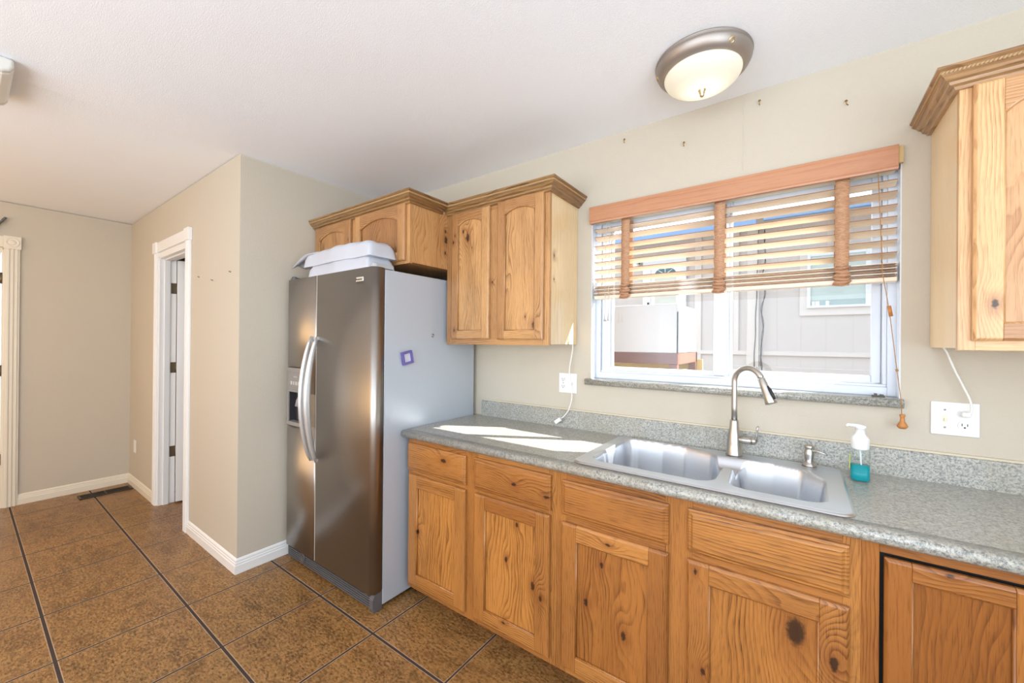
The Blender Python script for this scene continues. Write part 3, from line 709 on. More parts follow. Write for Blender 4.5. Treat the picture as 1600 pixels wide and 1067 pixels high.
# ---------------------------------------------------------------- refrigerator
RX0, RX1, RZ = -2.672, -1.757, 1.778; RG = -2.312; DF = -0.812; BF = -0.742
t = thing('refrigerator', 'stainless side-by-side refrigerator with ice dispenser and bowed handles', 'refrigerator', (-2.215, -0.4, 0))
build('fridge_body', MB().box(RX0, RX1, BF, -0.035, 0.02, RZ-0.006), FSIDE, t, 0.006, 3)
def curved_door(x0, x1, left, cut=None):
    """door with rounded outer vertical edge"""
    r = 0.030; pts = []
    yb = BF-0.008
    if left:
        pts = [(x1, yb), (x0, yb)] + [(x0+r-r*math.cos(a), DF+r-r*math.sin(a)) for a in [PI/2*i/8 for i in range(9)]] + [(x1-0.006, DF), (x1, DF+0.006)]
    else:
        pts = [(x0, yb), (x0, DF+0.006), (x0+0.006, DF)] + [(x1-r+r*math.sin(a), DF+r-r*math.cos(a)) for a in [PI/2*i/8 for i in range(9)]] + [(x1, yb)]
    m = MB()
    if cut is None: m.prism(pts, 2, 0.100, RZ, smooth=True)
    else:
        cz0, cz1, cxa, cxb = cut
        m.prism(pts, 2, 0.100, cz0, smooth=True); m.prism(pts, 2, cz1, RZ, smooth=True)
        m.box(x0+0.028, cxa, yb, DF, cz0, cz1); m.box(cxb, x1, yb, DF, cz0, cz1)
        pl = [p for p in pts if p[0] <= x0+r+1e-6] + [(x0+r, yb)]
        m.prism([(x1*0+x0+r, yb)] + pts[1:11], 2, cz0, cz1, smooth=True)
    return m
dz0, dz1 = 0.885, 1.075
dl = build('freezer_door', curved_door(RX0, RG-0.003, True, (dz0, dz1, RX0+0.035, -2.425)), FRONT, t)
dr = build('fridge_door', curved_door(RG+0.003, RX1+0.004, False), FRONT, t)
build('door_gap_strip', MB().box(RG-0.004, RG+0.004, DF+0.004, BF, 0.1, RZ-0.002), plain('pale_gasket', (206, 200, 190), 0.5), t)
build('gasket', MB().box(RX1-0.012, RX1-0.004, BF-0.009, BF+0.002, 0.1, RZ-0.005).box(RX0+0.006, RX1-0.006, BF-0.008, BF+0.002, 0.1, RZ-0.01), FDARK, t)
# dispenser
m = MB(); a0, a1 = RX0+0.030, -2.418
m.box(a0, a1, DF-0.004, DF+0.001, dz1, 1.222); m.box(a0, a1, DF-0.008, DF+0.001, 1.197, 1.224); m.box(a0, a1, DF-0.008, DF+0.002, dz1-0.002, dz1+0.010)
m.box(a0, a0+0.018, DF-0.008, DF+0.02, dz0, dz1); m.box(a1-0.012, a1, DF-0.008, DF+0.02, dz0, dz1); m.box(a0, a1, DF-0.012, DF+0.03, dz0-0.020, dz0+0.004)
build('dispenser_frame', m, plain('taupe_dispenser_plastic', (142, 136, 130), 0.4), dl, 0.003)
build('dispenser_cavity', MB().box(a0+0.02, a1-0.01, DF+0.040, DF+0.045, dz0, dz1).box(a0+0.016, a0+0.020, DF, DF+0.045, dz0, dz1).box(a1-0.014, a1-0.010, DF, DF+0.045, dz0, dz1).box(a0+0.016, a1-0.01, DF, DF+0.045, dz0-0.001, dz0+0.001), FDARK, dl)
m = MB(); m.tube([(-2.50, DF+0.020, 1.06), (-2.50, DF+0.010, 1.02), (-2.50, DF-0.004, 0.985)], [0.02, 0.028, 0.022], 12); build('ice_chute', m, plain('pale_grey_plastic', (150, 146, 150), 0.4), dl)
m = MB(); m.box(-2.53, -2.47, DF+0.006, DF+0.010, 0.905, 0.985); build('dispenser_paddle', m, plain('blue_grey_plastic', (84, 100, 118), 0.3), dl, 0.002)
m = MB()
BTN = plain('button_grey', (190, 188, 182), 0.4)
for i in range(5): build('dispenser_button', MB().box(-2.60+i*0.030, -2.583+i*0.030, DF-0.0065, DF-0.003, 1.118, 1.140), BTN, dl, 0.001)
build('display_strip', MB().box(-2.565, -2.52, DF-0.006, DF-0.003, 1.166, 1.171), BTN, dl, 0.001)
def bow(x, depth):
    P = []; n = 20
    for i in range(n+1):
        s = i/n; z = 0.688+(1.418-0.688)*s; P.append((x, DF-0.006-depth*math.sin(PI*s)**0.72, z))
    return P
for par, x in ((dl, RG-0.031), (dr, RG+0.031)):
    m = MB(); P = bow(x, 0.060); m.tube(P, [0.008+0.009*math.sin(PI*i/20)**0.6 for i in range(21)], 16, flat=(1.15, 0.75))
    m.box(x-0.007, x+0.007, DF-0.012, DF+0.001, 0.688, 0.706); m.box(x-0.007, x+0.007, DF-0.012, DF+0.001, 1.400, 1.418)
    build('handle', m, HANDLE, par)
# badge
bd = build('badge', MB().box(-1.907, -1.842, DF-0.003, DF+0.001, 1.708, 1.732), plain('silver_badge', (226, 226, 222), 0.2, 0.6), dr, 0.003)
def text_mesh(txt, size, mat, Mx, parent, name='lettering'):
    c = bpy.data.curves.new(name, 'FONT'); c.body = txt; c.size = size; c.extrude = size*0.04; c.align_x = 'CENTER'; c.align_y = 'CENTER'; c.space_character = 1.0
    tmp = bpy.data.objects.new('tmp', c); COL.objects.link(tmp)
    me = bpy.data.meshes.new_from_object(tmp.evaluated_get(bpy.context.evaluated_depsgraph_get()))
    bpy.data.objects.remove(tmp); me.transform(Mx); me.transform(Matrix.Translation(-base_of(parent)))
    o = bpy.data.objects.new(name, me); COL.objects.link(o); o.parent = parent; me.materials.clear(); me.materials.append(mat); return o
text_mesh('Kenmore', 0.0145, plain('dark_lettering', (34, 32, 32), 0.4), Matrix.Translation((-1.878, DF-0.0035, 1.720)) @ Matrix.Rotation(PI/2, 4, 'X'), bd)
# grille, kick plate, hinges, top
m = MB(); m.box(RX0+0.004, RX1-0.03, DF+0.028, BF, 0.012, 0.092)
for i in range(6): z_ = 0.018+i*0.0125; m.box(RX0+0.006, RX1-0.032, DF+0.018, DF+0.03, z_, z_+0.006)
build('kick_grille', m, FGRAY, t, 0.001)
m = MB(); m.prism([(BF, 0.0), (DF+0.02, 0.0), (DF+0.012, 0.02), (DF+0.012, 0.07), (DF+0.022, 0.092), (BF, 0.096)], 0, RX1-0.032, RX1-0.001); build('grille_end_cap', m, FGRAY, t, 0.003)
build('filter_knob', MB().lathe([(0.030, 0), (0.030, 0.006), (0.024, 0.010), (0.020, 0.004), (0, 0.004)], (-2.475, DF+0.020, 0.058), Matrix.Rotation(PI/2, 3, 'X'), 28), plain('dark_grey_knob', (78, 76, 76), 0.35), t)
for x in (RX0+0.035, RX1-0.035):
    m = MB(); m.box(x-0.028, x+0.028, DF+0.02, BF+0.06, RZ-0.002, RZ+0.018); m.lathe([(0.016, 0), (0.016, 0.022), (0.012, 0.025), (0, 0.025)], (x, DF+0.030, RZ)); build('top_hinge_cover', m, FGRAY if x < -2 else plain('pale_hinge_plastic', (170, 172, 174), 0.4), t, 0.003)
build('door_hinge', MB().box(RX1-0.075, RX1-0.045, DF+0.01, DF+0.03, 0.086, 0.099).lathe([(0.008, 0), (0.008, 0.012), (0, 0.012)], (RX1-0.025, DF+0.03, 0.090)), STEELC, t)

# white package / pillow on the fridge
t = thing('white_package', 'white plastic-wrapped package lying on top of the refrigerator', 'package', (-2.15, -0.71, RZ))
def pack(x0, x1, y0, y1, zb, h, nx=44, ny=22):
    vs = []; fs = []
    def top(u, v):
        ed = (1-abs(2*u-1)**9)*(1-abs(2*v-1)**5); w = 0.003*math.sin(13*u+3*v)*math.sin(7*v+2*u)+0.0025*math.sin(31*u-9*v)
        return h*max(0.0, ed)**0.36+w*min(1, ed*3)
    for s in (0, 1):
        for j in range(ny+1):
            for i in range(nx+1):
                u, v = i/nx, j/ny
                bulge = 0.0 if s else 0
                x = x0+(x1-x0)*u; y = y0+(y1-y0)*v+0.006*math.sin(9*u)
                z_ = zb+(top(u, v) if s else 0.0)
                vs.append((x, y, z_+0.001))
    N = (nx+1)*(ny+1)
    for s in (0, 1):
        for j in range(ny):
            for i in range(nx):
                a = s*N+j*(nx+1)+i; f = (a, a+1, a+nx+2, a+nx+1); fs.append(f if s else f[::-1])
    return vs, fs
PK = plain('white_plastic_wrap', (200, 203, 212), 0.4, var=0.08, bump=0.6, bscale=16)
vs, fs = pack(-2.44, -1.825, -0.802, -0.630, RZ+0.0, 0.085); m = MB(); m.add(vs, fs, 0, 0.2, True); build('lower_bundle', m, PK, t)
vs, fs = pack(-2.50, -1.815, -0.800, -0.626, RZ+0.066, 0.098)
m = MB(); m.add(vs, fs, 0, 0.2, True); build('upper_bundle', m, PK, t)
m = MB(); vs = []; fs = []
for i in range(11):
    for j in range(7):
        u, v = i/10, j/6; vs.append((-2.40-0.27*u, -0.802+0.172*v*(1-0.45*u)+0.02*u, RZ+0.150-0.008*math.cos(6*v)-0.055*u*u+0.006*math.sin(9*v+5*u)))
for i in range(10):
    for j in range(6): a = i*7+j; fs.append((a, a+1, a+8, a+7))
m.add(vs, fs, 0, 0.2, True); build('wrap_flap', m, PK, t, solid=0.004)

# magnets on the fridge side
t = thing('frame_magnet', 'small purple square frame magnet tilted on the refrigerator side', 'magnet', (RX1, -0.60, 1.305))
Mm = Matrix.Translation((RX1+0.0012, -0.600, 1.306)) @ Matrix.Rotation(0.20, 4, 'X')
m = MB(); o_, i_ = 0.036, 0.023
for a in ((-o_, o_, i_, o_), (-o_, o_, -o_, -i_), (-o_, -i_, -i_, i_), (i_, o_, -i_, i_)): m.box(0, 0.016, a[0], a[1], a[2], a[3], M=Mm)
build('magnet_frame', m, plain('purple_plastic', (104, 92, 160), 0.35), t, 0.003)
build('magnet_picture', MB().box(0.0, 0.006, -i_, i_, -i_, i_, M=Mm), plain('pale_picture', (206, 208, 222), 0.5, var=0.15), t)
t = thing('clip_magnet', 'tiny metal clip magnet near the refrigerator side top rear', 'magnet', (RX1, -0.409, 1.432))
m = MB(); P = [(RX1+0.003, -0.409+0.009*math.cos(a), 1.432+0.009*math.sin(a)) for a in [2*PI*i/14 for i in range(13)]]; m.tube(P, 0.002, 6).tube([(RX1+0.003, -0.414, 1.424), (RX1+0.003, -0.404, 1.440)], 0.002, 6)
build('clip_ring', m, STEELC, t)

# ---------------------------------------------------------------- blind
t = thing('window_blind', 'half-raised wooden slat blind with brown cloth tapes in the kitchen window', 'blind', (-0.32, 0.0, 2.1))
VAL = oak('valance_wood', 'x', (), t.location, (194, 142, 108), (174, 118, 86), ring=0.03, warpamt=0.03)
SLW = oak('slat_wood', 'x', (), t.location, (236, 222, 204), (220, 200, 174), ring=0.02, warpamt=0.03)
SLE = plain('shaded_slat_edge', (150, 98, 58), 0.5)  # shade painted in: front edges darker brown than the slats
def prism_x(mb, prof, x0, x1, mi=0): return mb.prism(prof, 0, x0, x1, mi)
m = MB(); prism_x(m, [(-0.016, 2.045), (-0.031, 2.045), (-0.033, 2.052), (-0.030, 2.060), (-0.030, 2.118), (-0.034, 2.126), (-0.034, 2.134), (-0.016, 2.134)], -0.937, 0.290)
m.box(-0.937, -0.925, -0.02, 0.0, 2.045, 2.134)
build('valance', m, VAL, t, 0.001)
build('valance_bracket', MB().box(0.290, 0.304, -0.020, -0.001, 2.07, 2.132), plain('tan_bracket', (196, 168, 112), 0.4), t)
build('headrail', MB().box(-0.922, 0.288, 0.002, 0.052, 2.055, 2.10), plain('cream_headrail', (220, 206, 180), 0.4), t)
BX0, BX1 = -0.918, 0.292; YC = 0.022
def slat(z, ang, edge=1, x0=BX0, x1=BX1, w=0.050):
    m = MB(); Mx = Matrix.Translation((0, YC, z)) @ Matrix.Rotation(-ang, 4, 'X')
    n = 6; pr = [(-w/2+w*i/n, 0.0016*(1-(2*i/n-1)**2)+0.0016) for i in range(n+1)] + [(w/2-w*i/n, 0.0016*(1-(2*(n-i)/n-1)**2)-0.0016) for i in range(n+1)]
    vs = [Mx @ Vector((x, p[0], p[1])) for x in (x0, x1) for p in pr]; k_ = len(pr)
    m.add(vs, [tuple(range(k_))[::-1], tuple(range(k_, 2*k_))]+[(i, (i+1) % k_, k_+(i+1) % k_, k_+i) for i in range(k_)], 0, random.random())
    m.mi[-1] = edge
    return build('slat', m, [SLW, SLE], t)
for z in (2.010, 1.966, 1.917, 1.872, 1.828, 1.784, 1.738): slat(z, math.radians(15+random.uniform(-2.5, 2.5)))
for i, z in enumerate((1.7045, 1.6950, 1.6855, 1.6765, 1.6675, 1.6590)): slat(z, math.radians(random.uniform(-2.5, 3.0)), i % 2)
build('bottom_rail', MB().box(BX0, BX1, YC-0.026, YC+0.026, 1.636, 1.653), SLW, t, 0.003)
k = NT('brown_woven_tape'); x, y, z = k.sep(k.obj())
nn = k.noise(k.comb(k.math('MULTIPLY', x, 90), k.math('MULTIPLY', y, 90), k.math('MULTIPLY', z, 700)), 1.0, 3, 0.7)
k.put(k.b.inputs['Base Color'], k.mix(k.smooth(nn, 0.35, 0.65), lin4((204, 160, 126)), lin4((162, 120, 90)))); k.b.inputs['Roughness'].default_value = 0.9; k.bump(nn, 0.5, 0.001)
TAPE = k.m
for xc in (-0.743, -0.302, 0.132):
    hw = 0.022
    m = MB(); zs = [2.05-0.355*i/24 for i in range(25)]; vs = []
    for i, z_ in enumerate(zs):
        dx = 0.0012*math.sin(i*1.3); vs += [(xc-hw+dx, YC-0.0275, z_), (xc+hw+dx, YC-0.0275, z_)]
    m.add(vs, [(2*i, 2*i+1, 2*i+3, 2*i+2) for i in range(24)], 0, 0.3, True)
    tp = build('cloth_tape', m, TAPE, t, solid=0.0012)
    # gathered folds at the stack
    m = MB(); vs = []; N = 60
    for i in range(N+1):
        s = i/N; z_ = 1.706-0.078*s; y_ = YC-0.030-0.009*abs(math.sin(s*PI*5.5)); sk = 0.004*math.sin(s*PI*5.5+1)
        w_ = hw*(1.0+0.18*s+0.08*math.sin(s*17)); vs += [(xc-w_+sk, y_, z_+0.002), (xc, y_-0.003*math.sin(s*20), z_-0.002), (xc+w_+sk, y_, z_+0.003*math.sin(s*9))]
    fs = []
    for i in range(N): a = 3*i; fs += [(a, a+1, a+4, a+3), (a+1, a+2, a+5, a+4)]
    m.add(vs, fs, 0, 0.3, True); build('tape_gather', m, TAPE, tp, solid=0.0015)
    m = MB(); vs = [(xc-hw, YC+0.0275, 2.05), (xc+hw, YC+0.0275, 2.05), (xc+hw, YC+0.0275, 1.65), (xc-hw, YC+0.0275, 1.65)]
    m.add(vs, [(0, 1, 2, 3)], 0, 0.3); build('cloth_tape', m, TAPE, t, solid=0.0012)
CORD = plain('tan_cord', (176, 126, 66), 0.7)
WCORD = plain('pale_cord', (206, 200, 194), 0.7)
for xx, zt in ((-0.851, 1.545), (-0.831, 1.548)):
    m = MB(); m.tube([(xx+0.004, YC-0.030, 2.05), (xx, YC-0.032, 1.75), (xx, YC-0.032, zt)], 0.0012, 6); cd_ = build('lift_cord', m, WCORD, t)
    build('tassel', MB().lathe([(0.003, 0.018), (0.0045, 0.016), (0.0032, 0.010), (0.0045, -0.006), (0.0085, -0.018), (0.0085, -0.022), (0.0, -0.023)], (xx, YC-0.032, zt-0.010), None, 16), plain('grey_tassel', (176, 172, 168), 0.5), cd_)
m = MB(); m.tube([(0.233, -0.036, 2.045), (0.240, -0.040, 1.85), (0.247, -0.040, 1.66), (0.262, -0.041, 1.55), (0.268, -0.041, 1.50), (0.287, -0.042, 1.306), (0.299, -0.044, 1.19), (0.300, -0.044, 1.145)], 0.0013, 6)
m.tube([(0.285, -0.042, 1.310), (0.289, -0.042, 1.303)], 0.004, 8)
pc = build('pull_cord', m, CORD, t)
WD = plain('turned_wood', (190, 126, 66), 0.4)
build('cord_bead', MB().tube([(0.2645, -0.041, 1.542), (0.2705, -0.041, 1.503)], 0.006, 12), WD, pc)
build('tassel', MB().lathe([(0.0, 0.026), (0.008, 0.025), (0.0085, 0.020), (0.006, 0.014), (0.007, 0.0), (0.013, -0.010), (0.0155, -0.017), (0.013, -0.022), (0.009, -0.026), (0, -0.027)], (0.302, -0.044, 1.122), None, 22), WD, pc)

# ---------------------------------------------------------------- flush ceiling light
LX, LY = -0.318, -0.338
t = thing('ceiling_light', 'flush ceiling light with nickel ring and frosted glass dome, lit', 'ceiling light', (LX, LY, ZC))
ZL = ZC-0.004
m = MB(); m.lathe([(0.150, 0), (0.172, 0), (0.174, -0.005), (0.168, -0.009), (0.172, -0.014), (0.171, -0.022), (0.162, -0.040), (0.146, -0.056), (0.139, -0.055), (0.139, -0.030)], (LX, LY, ZL), None, 64)
build('light_ring', m, plain('satin_nickel_ring', (164, 154, 146), 0.42, 0.7), t)
k = NT('frosted_lamp_glass'); k.b.inputs['Base Color'].default_value = (0.62, 0.60, 0.52, 1); k.b.inputs['Roughness'].default_value = 0.35
lw = k.n('ShaderNodeLayerWeight'); lw.inputs[0].default_value = 0.35
xx_, yy_, zz_ = k.sep(k.obj()); rr = k.math('SQRT', k.math('ADD', k.math('POWER', xx_, 2.0), k.math('POWER', k.math('ADD', yy_, -0.02), 2.0)))
k.b.inputs['Emission Color'].default_value = lin4((255, 243, 212))
k.put(k.b.inputs['Emission Strength'], k.math('MULTIPLY_ADD', k.math('SUBTRACT', 1.0, k.smooth(rr, 0.02, 0.12)), 0.75, 0.36))
m = MB(); m.lathe([(0.140, -0.048)]+[(0.140*math.cos(a), -0.053-0.062*math.sin(a)) for a in [PI/2*i/12 for i in range(1, 12)]]+[(0.0, -0.112)], (LX, LY, ZL), None, 64)
build('glass_dome', m, k.m, t)
m = MB(); m.lathe([(0.0, -0.106), (0.013, -0.110), (0.015, -0.116), (0.010, -0.120), (0.011, -0.126), (0.008, -0.130), (0.0085, -0.137), (0.004, -0.142), (0, -0.142)], (LX, LY, ZL), None, 24); build('finial', m, plain('warm_nickel', (206, 186, 156), 0.3, 0.9), t)
for a in (math.radians(196), math.radians(316), math.radians(76)):
    c = (LX+0.160*math.cos(a), LY+0.160*math.sin(a), ZL-0.034); dv = Vector((math.cos(a)*0.7, math.sin(a)*0.7, -0.7)).normalized()
    R_ = Vector((0, 0, 1)).rotation_difference(dv).to_matrix()
    build('thumb_screw', MB().lathe([(0.011, 0), (0.011, 0.005), (0.007, 0.007), (0.006, 0.003), (0, 0.003)], c, R_, 18), plain('brass_screw', (214, 190, 140), 0.3, 0.9), t)
# hall lamp light (fixture out of view to the left)
pl = bpy.data.lights.new('hall_lamp_bulb', 'POINT'); pl.energy = 75; pl.color = (1, 0.66, 0.34); pl.shadow_soft_size = 0.9
po = bpy.data.objects.new('hall_lamp_bulb', pl); COL.objects.link(po); po.location = (-4.1, -3.75, 1.5)
pl = bpy.data.lights.new('bathroom_lamp_bulb', 'POINT'); pl.energy = 60; pl.color = (1, 0.96, 0.92); pl.shadow_soft_size = 0.12
po = bpy.data.objects.new('bathroom_lamp_bulb', pl); COL.objects.link(po); po.location = (-3.7, 0.5, 2.2)

# white fixture at left frame edge on the ceiling
m = MB(); x0, x1, y0, y1 = -2.97, -2.555, -2.16, -1.918
pr = [(y1, ZC-0.003), (y1, ZC-0.035), (y1-0.010, ZC-0.052), (y1-0.03, ZC-0.062), (y0+0.03, ZC-0.062), (y0+0.01, ZC-0.052), (y0, ZC-0.035), (y0, ZC-0.003)]
m.prism(pr, 0, x0+0.04, x1-0.03); 
t = thing('ceiling_fixture', 'white plastic ceiling fixture cut off at the left frame edge', 'fixture', (-2.74, -2.05, ZC-0.003))
build('fixture_cover', m, plain('fixture_white', (236, 236, 230), 0.35), t, 0.006)
FE = plain('fixture_end_white', (216, 214, 206), 0.35)
for a_, b_ in ((x0, x0+0.04), (x1-0.03, x1)): build('fixture_end', MB().prism(pr, 0, a_, b_), FE, t, 0.012, 4)

# ---------------------------------------------------------------- plates and cords
def plate(name, label, x0, x1, z0, z1, Y=0.0):
    t = thing(name, label, 'outlet', ((x0+x1)/2, Y, (z0+z1)/2)); build('cover_plate', MB().box(x0, x1, Y-0.006, Y-0.0005, z0, z1), PLASTW, t, 0.0025); return t
def outlet(t, xc, zc, Y=-0.006, w=0.0165):
    for dz in (0.020, -0.020):
        m = MB(); n = 24; P = []
        for i in range(n):
            a = 2*PI*i/n; P.append((xc+w*math.copysign(min(1, abs(math.cos(a))*1.0), math.cos(a)), zc+dz+max(-0.0125, min(0.0125, 0.0168*math.sin(a)))))
        m.prism(P, 1, Y-0.003, Y+0.001); r_ = build('receptacle', m, plain('outlet_white', (226, 226, 224), 0.35), t)
        build('slots', MB().box(xc-0.0075, xc-0.0055, Y-0.0034, Y, zc+dz-0.002, zc+dz+0.007).box(xc+0.0055, xc+0.0075, Y-0.0034, Y, zc+dz-0.002, zc+dz+0.006).lathe([(0.0026, 0), (0.0026, 0.0034), (0, 0.0034)], (xc, Y, zc+dz-0.007), Matrix.Rotation(PI/2, 3, 'X'), 12), BLACK, r_)
t = plate('outlet_plate', 'white double wall plate with outlet, left of the window above the counter', -1.131, -1.017, 1.109, 1.222)
outlet(t, -1.102, 1.166)
build('center_screw', MB().lathe([(0.0032, 0), (0.003, 0.0015), (0, 0.0018)], (-1.102, -0.006, 1.166), Matrix.Rotation(PI/2, 3, 'X'), 12), STEELC, t)
sw_ = build('toggle_switch', MB().box(-1.051, -1.041, -0.0075, -0.005, 1.153, 1.179).box(-1.049, -1.043, -0.017, -0.006, 1.158, 1.168), PLASTW, t, 0.001)
t = plate('switch_outlet_plate', 'white switch and outlet plate right of the window', 0.381, 0.499, 1.083, 1.199)
outlet(t, 0.463, 1.141)
tg = build('toggle_switch', MB().box(0.410, 0.421, -0.0075, -0.005, 1.128, 1.154).box(0.4125, 0.4185, -0.017, -0.006, 1.132, 1.143), plain('cream_toggle', (236, 228, 200), 0.4), t, 0.001)
for zz in (1.172, 1.110): build('plate_screw', MB().lathe([(0.0034, 0), (0.003, 0.0015), (0, 0.0018)], (0.4155, -0.006, zz), Matrix.Rotation(PI/2, 3, 'X'), 12), STEELC, t)
t = thing('plugged_cord', 'white power cord from the right wall cabinet plugged into the outlet', 'cord', (0.44, -0.03, 1.2))
cps = [(0.404, -0.04, 1.392), (0.414, -0.040, 1.37), (0.432, -0.036, 1.315), (0.452, -0.032, 1.262), (0.469, -0.030, 1.215), (0.4735, -0.030, 1.188), (0.472, -0.028, 1.170), (0.465, -0.024, 1.163)]
def smoothpts(P, k_=6):
    P = [Vector(p) for p in P]; out = []
    for i in range(len(P)-1):
        a = P[max(i-1, 0)]; b = P[i]; c = P[i+1]; d_ = P[min(i+2, len(P)-1)]
        for j in range(k_):
            s = j/k_; out.append(0.5*((2*b)+(c-a)*s+(2*a-5*b+4*c-d_)*s*s+(-a+3*b-3*c+d_)*s**3))
    out.append(P[-1]); return out
build('cord_wire', MB().tube(smoothpts(cps), 0.0033, 10), CORDW, t)
build('plug', MB().box(0.452, 0.474, -0.030, -0.0095, 1.153, 1.170), CORDW, t, 0.004, 3)
t = thing('loose_cord', 'white loose cord with female end hanging under the left wall cabinet', 'cord', (-1.05, -0.03, 1.2))
cps = [(-1.030, -0.035, 1.392), (-1.032, -0.033, 1.35), (-1.048, -0.030, 1.27), (-1.052, -0.028, 1.21), (-1.040, -0.026, 1.14), (-1.036, -0.030, 1.08), (-1.050, -0.038, 1.02), (-1.072, -0.042, 0.986), (-1.092, -0.044, 0.968)]
build('cord_wire', MB().tube(smoothpts(cps), 0.0031, 10), CORDW, t)
Mc = Matrix.Translation((-1.112, -0.046, 0.953)) @ Matrix.Rotation(-0.62, 4, 'Y')
build('cord_socket', MB().box(-0.023, 0.02, -0.008, 0.008, -0.011, 0.011, M=Mc), CORDW, t, 0.003)
t = thing('blank_wall_plate', 'small white wall plate low on the hall wall left of the doorway', 'wall plate', (-5.08, YH, 0.38))
build('cover_plate', MB().box(-5.12, -5.045, YH-0.006, YH-0.0005, 0.325, 0.44), PLASTW, t, 0.0025)

# wall hooks, nail holes
for i, (hx, hzz, lb) in enumerate(((-0.754, 2.461, 'leftmost small brass hook high on the wall above the window'), (-0.459, 2.360, 'second small brass hook from the left above the window blind'),
        (-0.149, 2.454, 'small brass hook on the wall just right of the ceiling light'), (0.142, 2.352, 'rightmost small brass hook on the wall near the right cabinet'))):
    m = MB(); m.tube([(hx, -0.001, hzz+0.006), (hx, -0.010, hzz+0.006), (hx, -0.014, hzz-0.001), (hx, -0.010, hzz-0.009), (hx+(0.006 if i == 3 else 0), -0.006, hzz-0.014)], 0.0017, 8); m.tube([(hx, -0.001, hzz+0.006), (hx, -0.003, hzz+0.006)], 0.0045, 10)
    tag(build('cup_hook', m, BRASS, None, loc=(hx, -0.001, hzz)), lb, 'hook', 'brass hooks above the window')
m = MB(); m.box(-0.212, -0.208, -0.0012, 0.0, 2.14, ZC-0.004); st('trim_5', m, WALL)
for hx, hzz, lb in ((-3.402, 1.831, 'small nail in the hall wall nearest the doorway'), (-3.148, 1.787, 'lowest small nail in the hall wall, between two others'), (-2.851, 1.814, 'small nail in the hall wall nearest the corner')):
    tag(build('wall_nail', MB().tube([(hx, YH, hzz), (hx, YH-0.010, hzz+0.003), (hx, YH-0.011, hzz+0.003)], [0.0022, 0.0022, 0.005], 8), plain('nail_grey', (150, 138, 118), 0.5, 0.4), None, loc=(hx, YH, hzz)), lb, 'nail', 'nails in the hall wall')

# twisted metal wall ornament at the left edge
m = MB(); 
def tw(a0):
    P = []
    for i in range(40):
        s = i/39; a = a0+s*PI*5; c = Vector((XL+0.022, -1.90+0.075*s, 2.255+0.125*s)); P.append(c+Vector((0.010*math.cos(a), 0.010*math.sin(a)*0.7, 0.010*math.sin(a)*0.7)))
    return P
m.tube(tw(0), 0.007, 8).tube(tw(PI), 0.007, 8).tube([(XL, -1.87, 2.30), (XL+0.022, -1.87, 2.30)], 0.004, 8)
tag(build('wall_ornament', m, plain('pewter_metal', (110, 114, 120), 0.35, 0.8), None, loc=(XL, -1.85, 2.3)), 'twisted dark metal wall ornament above the door at the far left edge', 'ornament')

# floor register
t = thing('floor_register', 'dark metal floor vent beside the left baseboard', 'vent', (-5.09, -1.25, 0))
x0, x1, y0, y1 = -5.165, -5.025, -1.425, -1.085
m = MB(); f_ = 0.014
m.box(x0, x1, y0, y0+f_, 0.0005, 0.006).box(x0, x1, y1-f_, y1, 0.0005, 0.006).box(x0, x0+f_, y0, y1, 0.0005, 0.006).box(x1-f_, x1, y0, y1, 0.0005, 0.006).box(x0, x1, -1.259, -1.251, 0.0005, 0.006)
BRN = plain('bronze_vent_metal', (72, 60, 48), 0.4, 0.5)
build('vent_frame', m, BRN, t, 0.001)
m = MB()
for i in range(24): yy = y0+f_+0.005+i*0.0128; m.box(x0+f_, x1-f_, yy, yy+0.004, 0.001, 0.005)
build('vent_slats', m, plain('dark_vent_metal', (46, 40, 34), 0.5, 0.5), t)
build('vent_opening', MB().box(x0+f_, x1-f_, y0+f_, y1-f_, 0.0003, 0.0008), BLACK, t)

# ---------------------------------------------------------------- outside
GZ = -0.75
def siding():
    k = NT('cream_panel_siding'); x, y, z = k.sep(k.obj())
    f = k.math('FRACT', k.math('ADD', k.math('DIVIDE', k.math('ADD', x, y), 0.203), 50.0)); g = k.math('SUBTRACT', 1.0, k.smooth(k.math('ABSOLUTE', k.math('SUBTRACT', f, 0.5)), 0.01, 0.035))
    c = k.mix(k.noise(k.obj(), 14, 4), lin4((196, 191, 190)), lin4((186, 180, 179))); c = k.mix(k.math('MULTIPLY', g, 0.16), c, lin4((150, 140, 140)))
    k.put(k.b.inputs['Base Color'], c); k.b.inputs['Roughness'].default_value = 0.8; k.bump(k.math('MULTIPLY', g, -1.0), 0.3, 0.003); return k.m
SID = siding(); TRIMW = plain('cream_house_trim', (204, 199, 197), 0.6, var=0.03)
o = st('ground', MB().box(-14, 14, 0.142, 16, GZ-0.1, GZ), plain('pale_gravel', (196, 184, 160), 0.9, var=0.2))
NY = 3.0
t = thing('neighbour_house', 'cream neighbouring house with panel siding seen through the kitchen window', 'house', (-0.5, NY, GZ))
m = MB(); m.box(-9, 16, NY, NY+0.15, GZ, 2.68); build('siding_wall', m, SID, t)
m = MB(); m.box(-9, 6, NY-0.022, NY, 1.280, 1.325).box(-9, 6, NY-0.012, NY, 1.150, 1.158).box(-0.60, -0.55, NY-0.02, NY, 1.32, 2.65).box(-0.47, -0.36, NY-0.03, NY, 1.15, 2.65).box(-1.00, -0.93, NY-0.016, NY, 1.15, 2.65)
build('trim_boards', m, TRIMW, t, 0.002)
build('skirting', MB().box(-9, 6, NY-0.014, NY-0.002, GZ, 1.150), plain('pale_skirting', (190, 185, 183), 0.7, var=0.04), t)
